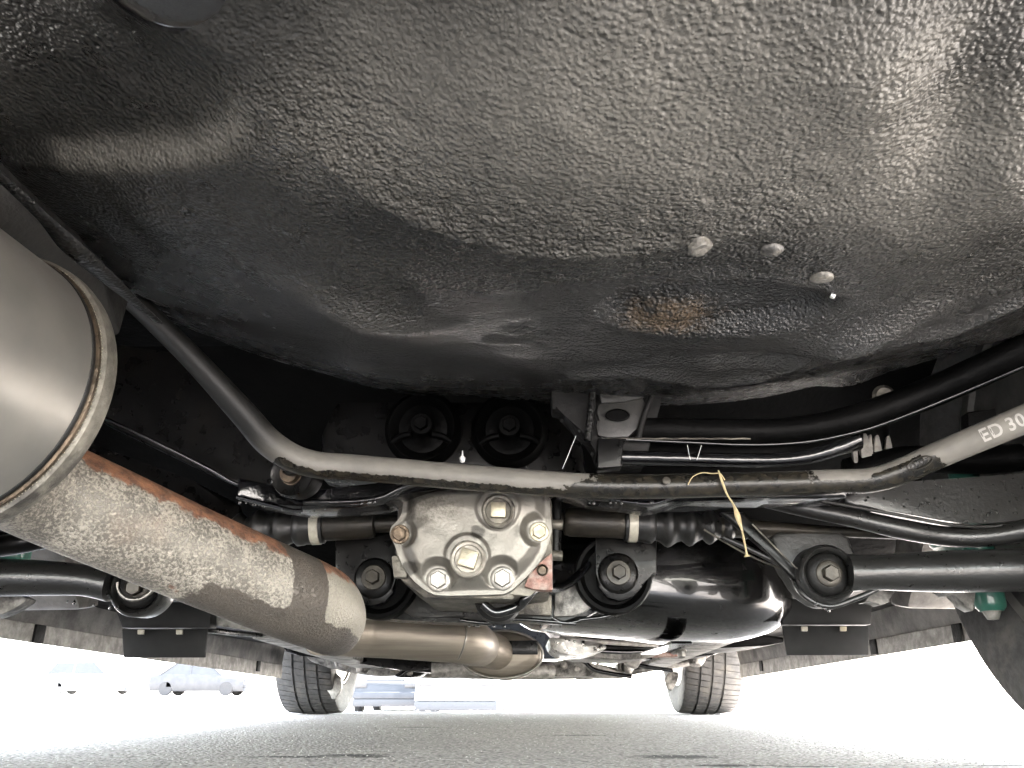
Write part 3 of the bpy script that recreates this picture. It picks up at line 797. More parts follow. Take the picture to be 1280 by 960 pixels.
# ---- differential
DY = 0.86
diff = plate('differential', [(497, 618), (540, 604), (680, 606), (690, 625), (691, 700), (690, 735), (660, 738), (640, 750), (530, 748), (500, 725), (494, 690)], DY + .012, .16, M['aludark'], car, .006)
def diff_cover():
    ol = [(505, 622), (530, 609), (560, 603), (600, 600), (645, 601), (672, 607), (686, 616), (688, 640), (689, 655), (690, 664), (687, 674), (682, 690), (674, 704), (662, 718), (650, 729),
          (640, 738), (630, 743), (600, 744), (560, 745), (543, 744), (530, 737), (516, 725), (505, 711), (498, 694), (493, 680), (487, 670), (489, 659), (497, 652), (503, 642)]
    bolts = [(500, 668, 12.5), (674, 665, 12.5), (548, 725, 14.5), (628, 723, 14.5)]
    plugs = [(623, 639, 21.5), (585.5, 699, 22.5)]
    cx, cy = 592, 672; NA, NR = 220, 70
    # resample outline by angle
    def rr(phi):
        dx, dy = cos(phi), sin(phi); best = None
        for i in range(len(ol)):
            ax, ay = ol[i]; bx, by = ol[(i + 1) % len(ol)]; ex, ey = bx - ax, by - ay; den = dx * ey - dy * ex
            if abs(den) < 1e-9: continue
            t = ((ax - cx) * ey - (ay - cy) * ex) / den; u = ((ax - cx) * dy - (ay - cy) * dx) / den
            if t > 0 and -1e-6 <= u <= 1.000001: best = t if best is None else min(best, t)
        return best
    vs, fs = [], []
    R_ = [rr(2 * pi * i / NA) for i in range(NA)]
    R_ = [(R_[i - 1] + R_[i] * 2 + R_[(i + 1) % NA]) / 4 for i in range(NA)]
    def hgt(x, y, d):
        dome = 15 * smooth(5, 22, d) + 3 * smooth(16, 40, d) + 3
        for bx, by, br in bolts:
            q = sqrt((x - bx) ** 2 + (y - by) ** 2)
            dome = min(dome, 4 + 20 * smooth(br + 2, br + 15, q))
        for bx, by, br in plugs:
            q = sqrt((x - bx) ** 2 + (y - by) ** 2)
            dome += 5 * (1 - smooth(br + 2, br + 8, q)) - 3.5 * (1 - smooth(br - 6, br - 3, q))
        dome += 1.0 * noise.noise(Vector((x * .05, y * .05, 0))) 
        return dome
    for i in range(NA):
        ph = 2 * pi * i / NA
        for j in range(NR):
            t = (j / (NR - 1)); r = R_[i] * t; x, y = cx + cos(ph) * r, cy + sin(ph) * r
            h = hgt(x, y, R_[i] - r)
            vs.append(W(x, y, DY) + Vector((0, -S(h, DY) * 1.0, 0)))
        vs.append(vs[-1] + Vector((0, .014, 0)))
    n = NR + 1
    for i in range(NA):
        i2 = (i + 1) % NA
        for j in range(n - 1): fs.append((i * n + j, i2 * n + j, i2 * n + j + 1, i * n + j + 1))
    o = mesh('cover', vs, fs, M['cover'], diff, True, 60)
    for bx, by, br in bolts: bolt(bx, by, DY - S(4, DY), br - 3.2, diff, M['steel'] if by > 700 else M['bronze'] if bx < 550 else M['brass'], .007, 'bolt')
    for (bx, by, br), rz, dx in ((plugs[0], 0.02, 0), (plugs[1], 0.3, 0)):
        c = W(bx, by, DY - S(30, DY))
        ax = Vector((0, -1, 0))
        ring = lathe('plug', [(-.006, S(br, DY)), (.0018, S(br, DY)), (.0028, S(br - 2, DY)), (.0022, S(br - 5, DY)), (.0005, S(br - 6, DY)), (.0005, S(2, DY))], c, ax, M['alu'] if by > 680 else M['aludark'], diff, 40, 40)
        q = S(11, DY) if by > 680 else S(9.5, DY)
        box('plug_square', c + Vector((0, -.004, 0)), (2 * q, .010, 2 * q), M['brass'], diff, .0012, 0, 2, 0, rz)
    # cast star mark
    cxs, cys, R0 = 538, 689, 9.5
    P = [(cxs + R0 * sin(2 * pi * (2 * k) / 5), cys - R0 * cos(2 * pi * (2 * k) / 5)) for k in range(6)]
    mb = MB()
    for a, b in zip(P, P[1:]):
        seq = [(a[0] + (b[0] - a[0]) * t / 5, a[1] + (b[1] - a[1]) * t / 5) for t in range(6)]
        def dd(x, y): return min(seg_dist(x, y, ol, True), 99)
        pts = [W(x, y, DY) + Vector((0, -S(hgt(x, y, dd(x, y)) + .3, DY), 0)) for x, y in seq]
        vs, fs = tube_data(pts, .00055, seg=6, sub=1); mb.add(vs, fs)
    mb.build('star_mark', M['alu'], diff)
    return o
diff_cover()
# rusty mounting ear with a bolt hole, cover flange lip
ear = plate('mounting_ear', [(664, 712), (690, 690), (691, 738), (668, 737), (655, 733)], DY + .004, .02, M['redrust'], diff, .002)
lathe('bolt_hole', [(0, S(7.5, DY)), (.003, S(7.5, DY)), (.0035, S(6.5, DY)), (.0005, S(5.5, DY)), (-0.004, 0)], W(678, 713, DY + .003), (0, -1, 0), M['bronze'], diff, 24)
for (x, y) in ((697, 655), (698, 694)): tube('side_stud', [W(688, y, DY + .03), W(703, y + 1, DY + .03)], .0055, M['aludark'], diff, seg=12, sub=1)
tube('side_pipe', [W(694, 612, DY + .035), W(695, 650, DY + .035), W(694, 700, DY + .035)], .006, M['black'], diff, seg=12)
tube('breather_hose', [W(735, 705, 1.0), W(720, 722, .98), W(700, 735, .95), W(672, 735, .90), W(657, 748, .89), W(648, 758, .9), W(620, 766, .9), W(604, 755, .9)], .0052, M['blackwet'], diff, seg=12)
plate('side_bracket', [(489, 695), (498, 694), (510, 714), (508, 722), (492, 722)], DY + .002, .012, M['aludark'], diff, .002)
lathe('lower_boss', [(.004, .001), (.003, .018), (0, .021), (.002, .025), (.03, .026)], W(622, 747, DY + .05), (0, 1, .0), M['rubber'], diff, 32)

# ---- drive shafts
def driveshaft(side):
    Y = .96
    if side < 0: x0, x1, x2, x3 = 470, 402, 392, 300; yc0, yc1 = 655, 660
    else: x0, x1, x2, x3 = 704, 784, 793, 890; yc0, yc1 = 652, 657
    a, b = W(x0, yc0, Y), W(x1, yc0 + 3 * 1, Y)
    ax = (b - a).normalized(); L = (b - a).length
    r = S(19, Y)
    ds = lathe('drive_shaft', [(-.03, 0), (-.03, r * .6), (0, r * .62), (.002, r * .9), (.008, r), (L - .006, r), (L, r * .97), (L + .25, r * .35), (L + .56, r * .35), (L + .56, 0)], a, ax, M['shaft'], car, 40)
    r2 = S(23, Y)
    lathe('boot_clamp', [(L + .0, r2 * .93), (L + .001, r2 * 1.02), (L + .0105, r2 * 1.02), (L + .0115, r2 * .93)], a, ax, M['clamp'], ds, 48)
    pr = [(L - .004, r2 * .8), (L - .003, r2 * .97), (L + .018, r2 * .98), (L + .021, r2 * 1.03), (L + .028, r2 * 1.05), (L + .032, r2 * .85)]
    x = L + .034
    for k, (q, dx) in enumerate(((1.22, .026), (1.12, .024), (.98, .022), (.82, .02), (.66, .018))):
        for t in range(1, 8): pr.append((x + dx * t / 8, r2 * (q - .34 * abs(cos(pi * t / 8)) ** 1.8)))
        x += dx
    pr += [(x, r2 * .4)]
    lathe('rubber_boot', pr, a, ax, M['boot'], ds, 48, 60)
    return ds
driveshaft(-1); driveshaft(1)

# ---- rear subframe: black pressed cross beam behind the bar, its lower flange and end plates
subf = plate('rear_subframe', [(296, 596), (330, 604), (352, 612), (400, 612), (470, 604), (520, 590), (600, 585), (760, 600), (860, 604), (1000, 604), (1060, 612), (1060, 622), (960, 622), (862, 622), (840, 627),
      (812, 634), (780, 628), (735, 624), (690, 610), (640, 603), (590, 603), (545, 607), (512, 616), (478, 630), (440, 634), (376, 637), (345, 631), (296, 622)], .83, .05, M['blackwet'], car, .0045)
tube('subframe_flange', [W(296, 621, .825), W(320, 627, .825), W(345, 633, .825), W(365, 638, .825), W(378, 638, .825)], .0022, M['blackwet'], subf, seg=8)
tube('subframe_edge', [W(380, 628, .83), W(440, 627, .83), W(476, 622, .828), W(500, 611, .826), (W(530, 603, .825)), W(590, 598, .825)], .0032, M['blackwet'], subf, seg=10)
tube('subframe_edge', [W(730, 618, .825), W(770, 625, .825), W(812, 630, .825), W(840, 622, .825), W(862, 618, .825), W(940, 620, .825)], .0022, M['blackwet'], subf, seg=10)
plate('subframe_plate', [(128, 528), (262, 592), (300, 608), (345, 608), (345, 560), (300, 500), (220, 440), (140, 430)], .93, .02, M['black'], car, .003)
tube('plate_rim', [W(130, 522, .90), W(190, 550, .90), W(262, 586, .90), W(300, 606, .90), W(345, 610, .90)], .0022, M['blackwet'], car, seg=8)
plate('wheel_house', [(100, 560), (240, 600), (300, 630), (300, 690), (100, 690), (-100, 600), (-100, 420), (100, 480)], 1.05, .02, M['black'], car, .01)
# golden bush at the left bend of the bar
lbush = lathe('bar_bushing', [(-.02, .001), (-.004, .001), (-.004, .0085), (-.002, .0095), (0, .0095), (.004, .0100), (.0045, .016), (.008, .0185), (.012, .020), (.03, .020)], W(362, 592, .79), (0.1, 1, .15), M['bronze'], car, 40)
lathe('bushing_sleeve', [(-.008, .002), (-.009, .009), (-.004, .0105), (.01, .0105)], W(366, 582, .785), (.1, 1, .2), M['rubber'], lbush, 28)
lathe('bushing_ring', [(.004, .0195), (.003, .0215), (.010, .0235), (.03, .0235)], W(363, 592, .79), (0.1, 1, .15), M['black'], lbush, 40)
bolt(337, 602, .79, 3.0, lbush, M['blackwet'])

# ---- round rubber mounts in the dark hollow
for (px, py) in ((528, 533), (637, 535)):
    c = W(px, py + 2, .97); ax = Vector((0, 1, .15))
    mt = lathe('differential_mount', [(a_ * .88, b_ * .88) for a_, b_ in [(-.01, .001), (-.01, .010), (-.004, .014), (.004, .02), (.006, .034), (-.002, .040), (-.006, .043), (-.008, .0455), (-.004, .048), (.004, .050), (.008, .054), (.012, .054), (.03, .054)]], c, ax, M['floor'], car, 56, 50)
    bolt_data(c + Vector((0, -.010, 0.002)), (0, -1, -.1), .009, .012, 1.5).build('bolt', M['floor'], mt)
    for sgn in (-1, 1):
        a = c + Vector((sgn * .013, -.006, -.010)); b = c + Vector((sgn * .036, .0, -.018))
        tube('rubber_web', [a, (a + b) / 2 + Vector((0, -.002, .002)), b], .004, M['floor'], mt, seg=10)
beam = plate('mount_beam', [(420, 500), (720, 500), (735, 600), (400, 600), (400, 540)], .99, .05, M['black'], car, .012)
lathe('water_drip', [(-.004, .0), (-.003, .0022), (.001, .0035), (.004, .001), (.009, .0004)], W(578, 574, .80), (0, 0, 1), M['lamp'], car, 12, 80)
# ---- bracket with oval hole above the bar
br = plate('tow_bracket', [(688, 480), (836, 474), (822, 500), (806, 560), (806, 583), (748, 584), (746, 556), (722, 540), (706, 512), (690, 512)], .80, .03, M['blackmatt'], car, .004)
plate('bracket_face', [(752, 494), (812, 492), (796, 546), (748, 548), (744, 530), (752, 512)], .792, .008, M['darkgrey'], br, .004, 1)
tube('bracket_rib', [W(741, 488, .79), W(738, 520, .79), W(734, 552, .79)], .004, M['under'], br, seg=10)
tube('bracket_rib', [W(816, 492, .79), W(805, 520, .79), W(798, 548, .79)], .003, M['blackmatt'], br, seg=10)
e = W(772, 519, .788)
vs, fs = lathe_data([(0, .0120), (-.0018, .0115), (-.002, .0102), (.001, .0098), (.004, .0095), (.004, 0)], (0, 0, 0), (0, 1, 0), 40)
mesh('oval_hole_rim', [Vector((v[0] * 1.05, v[1], v[2] * .55)) + e for v in vs], fs, M['floor'], br, True, 50)
plate('sealer_patch', [(749, 492), (808, 488), (804, 497), (782, 502), (752, 504)], .789, .003, M['darkgrey'], br, .001)

# ---- rear cross member (black channel) running from the bracket to the right
cm = tube('rear_cross_member', [W(752, 538, .81), W(800, 538, .81), W(900, 540, .81), W(980, 539, .81), W(1060, 526, .80), W(1160, 492, .78), W(1280, 438, .73), W(1420, 370, .67)], [.016, .016, .016, .016, .017, .018, .018, .018], M['floor'], car, seg=32, flat=.85)
tube('cross_member_lip', [W(752, 548, .79), W(860, 553, .79), W(940, 556, .79), W(1010, 552, .79), W(1070, 540, .785), W(1120, 524, .775), W(1200, 492, .75), W(1280, 458, .715)], .0016, M['blackwet'], cm, seg=8)
tube('cross_member_flange', [W(768, 572, .795), W(850, 574, .795), W(940, 576, .795), W(1000, 573, .79), W(1045, 561, .785), W(1075, 549, .78)], [.0085] * 5 + [.007], M['blackwet'], cm, seg=20, flat=.85)
plate('channel_end', [(747, 547), (784, 548), (776, 558), (778, 583), (747, 585)], .785, .02, M['black'], cm, .002)
plate('cross_member_panel', [(760, 548), (1000, 552), (1080, 540), (1080, 560), (1000, 580), (760, 582)], .83, .01, M['floor'], cm, .002)
tube('weld_bead', [W(758 + 12 * k, 548 + (k % 2) * .6, .788) for k in range(16)], .0009, M['aludark'], cm, seg=6, sub=2)

# ---- right hand lower arm (pressed, grey, with drops), link and bush
arm = plate('trailing_arm', [(1052, 618), (1100, 606), (1160, 600), (1210, 597), (1300, 590), (1400, 560), (1400, 640), (1300, 646), (1240, 655), (1190, 653), (1120, 640), (1060, 632)], .86, .06, M['arm'], car, .018, 1, 5)
tube('arm_flange', [W(1000, 622, .85), W(1070, 634, .85), W(1120, 643, .85), W(1190, 656, .85), W(1240, 658, .85), W(1300, 650, .84), W(1400, 640, .82)], .0018, M['darkgrey'], arm, seg=8)
mbw = MB()
for k in range(17):
    px = random.uniform(1075, 1275); py = random.uniform(612, 644) if px > 1120 else random.uniform(618, 630)
    r = random.uniform(.0007, .0016)
    v, f = lathe_data([(-.001, r), (0, r), (r * .5, r * .8), (r * .8, 0)], W(px, py, .859), (0, -1, -.3), 8); mbw.add(v, f)
mbw.build('water_droplets', M['arm'], arm, True, 80, 'stuff')
tube('lower_link', [W(930, 618, .90), W(1000, 634, .89), W(1060, 646, .88), W(1120, 660, .87), W(1180, 670, .87), W(1230, 671, .86), W(1290, 662, .84), W(1400, 640, .8)], [.009, .0095, .01, .0105, .0105, .0105, .0105, .011], M['arm'], car, seg=20)
def lateral(side):
    if side > 0:
        pts = [(1058, 716, .86), (1090, 716, .86), (1130, 715, .86), (1200, 714, .86), (1300, 712, .85), (1420, 710, .85)]; cx, cy = 1036, 717
    else:
        pts = [(140, 731, .88), (110, 726, .88), (70, 723, .88), (0, 722, .88), (-80, 722, .88), (-200, 722, .88)]; cx, cy = 171, 735
    r0 = S(27 if side > 0 else 25, .88)
    la = tube('lateral_link', [W(*p) for p in pts], [r0 * .9, r0 * .82, r0 * .9, r0, r0, r0], M['arm'], car, seg=32, flat=.95)
    Y = .855 if side > 0 else .875
    c = W(cx, cy, Y); R1 = S(37 if side > 0 else 36, Y)
    lathe('link_eye', [(.035, R1 * .9), (.03, R1), (.003, R1), (0, R1 * .96), (-.002, R1 * .88), (.001, R1 * .78), (.006, R1 * .74), (.035, R1 * .7)], c, (0, 1, .05), M['arm'], la, 48, 50)
    lathe('rubber_bush', [(.02, R1 * .74), (.004, R1 * .74), (.0, R1 * .6), (-.001, R1 * .45), (.002, R1 * .42), (.01, R1 * .3)], c, (0, 1, .05), M['rubber'], la, 40, 50)
    bolt_data(c + Vector((0, .0, 0)), (0, -1, -.05), R1 * .28, .010, 1.6).build('bolt', M['shaft'], la)
    return la
lar = lateral(1); lal = lateral(-1)
# light metal ring half visible in the left eye
c = W(171, 728, .865); tube('metal_ring', [c + Vector((cos(a) * .0195, 0, sin(a) * .0175)) for a in [pi + pi * k / 14 for k in range(15)]], .0022, M['steel'], lal, seg=8, sub=2)
plate('link_pocket', [(960, 664), (1010, 668), (1058, 664), (1072, 700), (1066, 742), (1040, 759), (1022, 757), (1000, 742), (978, 706)], .885, .03, M['darkgrey'], lar, .008, 1, 3)
tube('pocket_edge', [W(905, 672, .90), W(945, 690, .89), W(985, 712, .88), W(1003, 742, .87), (W(1034, 758, .865)), W(1070, 748, .865), W(1100, 735, .865)], .0030, M['arm'], lar, seg=10)
tube('brake_line', [W(880, 662, .92), W(905, 677, .91), W(940, 696, .90), W(975, 710, .90), W(1000, 716, .9)], .0011, M['aludark'], car, seg=8)
plate('bracket_web', [(930, 640), (1000, 715), (1018, 734), (1008, 742), (960, 690), (900, 640)], .87, .01, M['black'], car, .003)
tube('web_edge', [W(940, 655, .865), W(975, 690, .865), W(1018, 732, .862)], .0009, M['aludark'], car, seg=8)
# left upper links above the left lateral link
tube('upper_link', [W(-200, 705, .93), W(-60, 690, .93), (W(0, 683, .93)), W(40, 676, .93), W(90, 665, .95), W(160, 650, .98), W(240, 640, 1.0)], .012, M['black'], car, seg=20)
tube('upper_link', [W(-150, 665, .96), W(0, 664, .96), W(50, 655, .97), W(100, 640, 1.0)], .009, M['blackwet'], car, seg=16)
# green dampers
for (px, py, Y, h, r) in ((1236, 746, .98, .16, .0165), (12, 690, 1.02, .14, .024)):
    c = W(px, py, Y)
    dmp = lathe('damper', [(-.016, 0), (-.016, r * .75), (-.012, r * .95), (-.008, r), (h, r), (h + .005, 0)], c, (0.0, 0.02, 1), M['green'], car, 32)
    lathe('damper_foot', [(-.026, 0), (-.025, .006), (-.016, .010), (-.013, r * .7)], c, (0, 0, 1), M['dirty'], dmp, 24)
c = W(1205, 672, 1.02); lathe('coil_spring_seat', [(-.012, .0), (-.012, .036), (-.008, .040), (.03, .040), (.034, .03), (.04, 0)], c, (0, 0, 1), M['green'], car, 40)
# bracket with crumpled edges by the right damper, left twin
for i, pts in enumerate(([(1174, 738), (1185, 745), (1194, 742), (1205, 757), (1217, 764), (1220, 740), (1216, 732), (1180, 730)], [(1080, 753), (1094, 752), (1100, 757), (1112, 752), (1118, 737), (1128, 730), (1096, 734)],
           [(-10, 772), (2, 768), (16, 762), (30, 753), (34, 748), (20, 742), (-10, 744)])):
    plate('spring_bracket', pts, .93, .02, M['dirty'], car, .0015)
# coil boot pale ribs
spring = lathe('coil_spring_boot', [(-.02, .001), (-.02, .020), (.03, .020), (.03, .001)], W(1092, 565, .95), (0.0, 0.0, 1), M['black'], car, 32)
for k, (x, wd) in enumerate(((1068, 6), (1080, 14), (1088, 5), (1096, 10), (1110, 9))):
    plate('boot_rib', [(x - wd * .2, 541 + k), (x + wd * .3, 540 + k), (x + wd * .6, 560), (x + wd * .9, 579), (x - wd * .1, 580), (x - wd * .3, 562)], .915 + .002 * k, .006, M['weld'], spring, .0012, 1)
lathe('bright_wet_patch', [(-.004, 0), (-.004, .008), (0, .012), (.01, .009)], W(1105, 495, .83), (.2, 1, .1), M['aludark'], car, 20)  # small disc standing in for a bright wet patch
plate('wiring_cover', [(1210, 514), (1262, 510), (1272, 506), (1280, 560), (1212, 562)], .95, .02, M['blackmatt'], car, .003)
lathe('hub_carrier', [(-.03, 0), (-.03, .05), (-.02, .06), (.05, .065), (.06, 0)], W(1330, 540, .95), (-1, 0, 0), M['black'], car, 40)
# black upper lateral beam, right hollow
tube('upper_arm', [W(1060, 590, .93), W(1130, 575, .93), W(1220, 575, .93), W(1300, 570, .92)], .016, M['floor'], car, seg=20)

# ---- lower front subframe bushes with their plates (left and right of the differential)
def sub_bush(px, py, Y, mirror):
    s = mirror
    pl = plate('bush_plate', [(px - 28 * s, py - 40), (px - 28 * s, py - 62), (px + 48 * s, py - 62), (px + 48 * s, py + 2), (px + 34 * s, py + 5), (px + 30 * s, py + 18), (px + 18 * s, py + 31),
                              (px + 2 * s, py + 36), (px - 14 * s, py + 31), (px - 25 * s, py + 18), (px - 28 * s, py)], Y + .004, .012, M['black'], car, .003, 0)
    c = W(px, py, Y)
    lathe('rubber_bush', [(.03, .046), (.005, .046), (.0, .044), (.0, .040), (.004, .037), (.01, .034), (.01, .001)], c + Vector((-.004 * s, .012, .0)), (0, 1, .03), M['floor'], pl, 48, 50)
    lathe('bolt_washer', [(.004, .024), (.001, .023), (-.001, .020), (-.001, .001)], c + Vector((0, .001, 0)), (0, 1, 0), M['black'], pl, 40, 50)
    bolt_data(c, (0, -1, 0), .0085, .012, 1.7).build('bolt', M['shaft'], pl)
    return pl
sub_bush(467, 722, .98, -1); sub_bush(773, 716, .98, 1)
cross = plate('front_mount_crossmember', [(425, 745), (500, 733), (510, 738), (540, 752), (640, 756), (672, 745), (700, 728), (732, 722), (746, 750), (757, 757), (735, 770), (724, 776), (700, 778), (640, 775), (600, 779), (520, 776), (470, 772), (430, 770)], 1.02, .05, M['black'], car, .007)
plate('grey_gusset', [(506, 748), (520, 741), (560, 752), (575, 760), (583, 772), (545, 771), (520, 774), (500, 762)], 1.012, .01, M['darkgrey'], cross, .003, 1)
plate('grey_gusset', [(694, 731), (730, 728), (738, 742), (750, 753), (730, 766), (716, 770), (692, 771)], 1.012, .01, M['dirty'], cross, .003, 0)
plate('grey_gusset', [(640, 762), (660, 750), (690, 742), (690, 770), (641, 768)], 1.010, .01, M['aludark'], cross, .003, 0)
for seq in ([(724, 775), (760, 770), (795, 757), (803, 748)], [(690, 772), (705, 779), (725, 776)], [(575, 775), (610, 779), (640, 774), (690, 777), (720, 780)]):
    tube('crossmember_edge', [W(x, y, 1.01) for x, y in seq], .0024, M['blackwet'], cross, seg=8)

# ---- fuel tank: rounded glossy black moulding with strap
def fuel_tank():
    # station list along x: left at the tunnel, right bulge; sections are superellipses
    vs, fs = [], []; seg = 40
    st = [(.02, 0.0), (.021, .35), (.03, .62), (.06, .82), (.12, .95), (.2, 1), (.28, 1.02), (.34, 1), (.38, .95), (.41, .86), (.435, .70), (.45, .5), (.456, .25), (.457, 0)]
    for (x, k) in st:
        if x > .3: x += .022
        for q in range(seg):
            a = 2 * pi * q / seg; ca, sa = cos(a), sin(a)
            e = 0.55
            yy = (abs(ca) ** e) * (1 if ca > 0 else -1); zz = (abs(sa) ** e) * (1 if sa > 0 else -1)
            dz = 0.012 * smooth(.15, .35, x) if zz < 0 else 0
            vs.append((x, 1.42 + .17 * k * yy, .244 + (.085) * k ** .8 * zz - dz * k + (.0 if zz > 0 else .0)))
    n = len(st)
    for i in range(n - 1):
        for q in range(seg): q2 = (q + 1) % seg; fs.append((i * seg + q, i * seg + q2, (i + 1) * seg + q2, (i + 1) * seg + q))
    o = mesh('fuel_tank', vs, fs, M['tank'], car, True, 70)
    # seam flange and strap
    pts = []
    for k in range(9): pts.append(Vector((.265 + .002 * sin(k), 1.22 + .03 * k, .118 + (.02 if k in (0,) else 0))))
    slab('tank_strap', [Vector((.262, 1.262, .142)), Vector((.262, 1.60, .142)), Vector((.262, 1.60, .138)), Vector((.262, 1.258, .138))],
         [Vector((.292, 1.262, .142)), Vector((.292, 1.60, .142)), Vector((.292, 1.60, .138)), Vector((.292, 1.258, .138))], M['tank'], o, .001, 1)
    bolt_data(Vector((.277, 1.27, .129)), (0, -.3, -1), .006, .01).build('strap_bolt', M['steel'], o)
    return o
fuel_tank()

# ---- plastic deflectors hanging ahead of the rear wheels, with clips
for (x0, x1, y0, y1, s) in ((152, 259, 786, 822, -1), (978, 1086, 782, 819, 1)):
    d = plate('air_deflector', [(x0, y0), (x1, y0), (x1 - (3 if s < 0 else 0), y1), (x0 + (2 if s < 0 else 6), y1)], 1.30, .006, M['plastic'], car, .002)
    for t in (.24, .69):
        xx = x0 + (x1 - x0) * t + s * 2
        plate('plastic_clip', [(xx - 4, y0 + 1), (xx + 4, y0 + 1), (xx + 4, y0 + 7), (xx - 4, y0 + 7)], 1.294, .004, M['clamp'], d, .001)
    plate('deflector_bracket', [(x0 - 12 * (s < 0), y0 - 34), (x1 + 4, y0 - 34), (x1 + 4, y0 - 1), (x0, y0 - 1)], 1.31, .03, M['plastic'], car, .004)
tube('hand_brake_cable', [W(240, 786, 1.33), W(265, 788, 1.35), W(300, 792, 1.5), W(350, 795, 1.7), W(390, 796, 1.9)], .0045, M['black'], car, seg=10)
plate('rear_heat_shield', [(235, 745), (300, 765), (380, 800), (270, 782), (256, 776), (243, 762)], 1.34, .01, M['dirty'], car, .003)

# ---- sills and floor edges down both sides
for s in (-1, 1):
    x = s * .80
    sill = slab('sill', [Vector((x - .035, 1.20, .165)), Vector((x + .035, 1.20, .165)), Vector((x + .05, 1.20, .30)), Vector((x - .06, 1.20, .30))],
         [Vector((x - .035, 2.92, .145)), Vector((x + .035, 2.92, .145)), Vector((x + .05, 2.92, .30)), Vector((x - .06, 2.92, .30))], M['sill'], car, .012, 3)
    slab('pinch_weld', [Vector((x - s * .04 - .002, 1.25, .152)), Vector((x - s * .04 + .002, 1.25, .152)), Vector((x - s * .04 + .002, 1.25, .18)), Vector((x - s * .04 - .002, 1.25, .18))],
         [Vector((x - s * .04 - .002, 2.90, .118)), Vector((x - s * .04 + .002, 2.90, .118)), Vector((x - s * .04 + .002, 2.90, .16)), Vector((x - s * .04 - .002, 2.90, .16))], M['weld'], sill, .0008, 1)
    for k in range(3):
        y = (1.42, 1.77, 2.63)[k]
        box('jacking_notch', (x - s * .043, y, .165 - .02 * (y - 1.25) / 1.65), (.006, .03, .03), M['blackmatt'], sill, .002)
    # inner floor rail
    slab('floor_rail', [Vector((s * .42 - .04, 1.6, .165)), Vector((s * .42 + .04, 1.6, .165)), Vector((s * .42 + .04, 1.6, .24)), Vector((s * .42 - .04, 1.6, .24))],
         [Vector((s * .46 - .04, 2.9, .145)), Vector((s * .46 + .04, 2.9, .145)), Vector((s * .46 + .04, 2.9, .26)), Vector((s * .46 - .04, 2.9, .26))], M['dirty'], car, .008, 2)
    # inner wheel house panels at the rear
    slab('inner_wheel_arch', [Vector((s * .60, 1.12, .30)), Vector((s * .84, 1.16, .24)), Vector((s * .85, 1.22, .18)), Vector((s * .60, 1.24, .185))],
         [Vector((s * .60, 1.20, .36)), Vector((s * .84, 1.24, .30)), Vector((s * .85, 1.30, .19)), Vector((s * .60, 1.30, .195))], M['sill'], car, .01, 2)

# ---- front end seen far down the tunnel: gearbox shield, subframe, lower arms, undertray
plate('gearbox_shield', [(684, 796), (706, 799), (735, 800), (758, 806), (758, 812), (735, 818), (706, 819), (690, 812)], 1.75, .25, M['foil'], car, .012, 1)
for pts, Y, th, m_, nm in (
    ([(700, 802), (830, 800), (842, 812), (800, 826), (700, 822)], 2.0, .25, 'dirty', 'transmission_crossmember'),
    ([(560, 826), (700, 826), (768, 832), (776, 842), (740, 847), (620, 848), (555, 846), (505, 846), (480, 838)], 2.75, .35, 'aludark', 'engine_undertray'),
    ([(665, 838), (692, 826), (722, 824), (752, 832), (790, 846), (770, 849), (730, 845), (690, 846)], 2.60, .10, 'dirty', 'splash_guard'),
    ([(488, 846), (510, 834), (532, 826), (545, 828), (536, 838), (520, 847)], 2.6, .10, 'black', 'tie_bracket'),
    ([(770, 826), (830, 822), (880, 806), (900, 812), (870, 832), (820, 838), (775, 844)], 2.9, .12, 'dirty', 'front_lower_arm'),
    ([(390, 812), (440, 820), (500, 832), (510, 842), (470, 846), (420, 838), (380, 824)], 2.9, .12, 'dirty', 'front_lower_arm'),
    ([(350, 806), (400, 808), (440, 816), (500, 818), (560, 826), (560, 842), (500, 838), (430, 826), (360, 818)], 2.45, .2, 'black', 'front_subframe'),
    ([(770, 806), (850, 800), (905, 800), (905, 818), (840, 824), (760, 824)], 2.45, .2, 'black', 'front_subframe'),
    ([(690, 796), (860, 792), (980, 794), (980, 806), (860, 812), (690, 806)], 1.9, .3, 'floor', 'floor_cross_rail'),
    ([(395, 838), (425, 842), (428, 862), (415, 878), (410, 858)], 3.1, .02, 'dirty', 'brake_shield'),
    ([(835, 840), (850, 840), (845, 856), (838, 866), (830, 852)], 3.1, .02, 'dirty', 'brake_shield')):
    plate(nm, pts, Y, th, M[m_], car, .008, 1)
for s, pts in ((-1, [(372, 800), (420, 812), (470, 826), (525, 836), (560, 842)]), (1, [(890, 800), (862, 826), (820, 834), (770, 842), (720, 846)])):
    tube('steering_tie_rod', [W(x, y, 2.85) for x, y in pts], .011, M['dirty'], car, seg=12)
tube('engine_pipe', [W(540, 838, 2.3), W(580, 836, 2.3), W(640, 838, 2.3), W(690, 840, 2.35)], .02, M['dirty'], car, seg=24)
for k, (px, py) in enumerate(((512, 840), (528, 832), (545, 836), (705, 832), (720, 836), (738, 834))):
    bolt(px, py, 2.55, 3.2, car, M['steel'], .02, 'underbody_bolt')
for k, (px, py, r) in enumerate(((430, 824, .03), (455, 830, .025), (800, 818, .03), (785, 830, .022), (870, 820, .03))):
    lathe('ball_joint', [(-.03, 0), (-.03, r * .6), (-.01, r), (.01, r), (.03, r * .5), (.05, 0)], W(px, py, 2.8), (0.2, .3, 1), M['dirty'], car, 24)

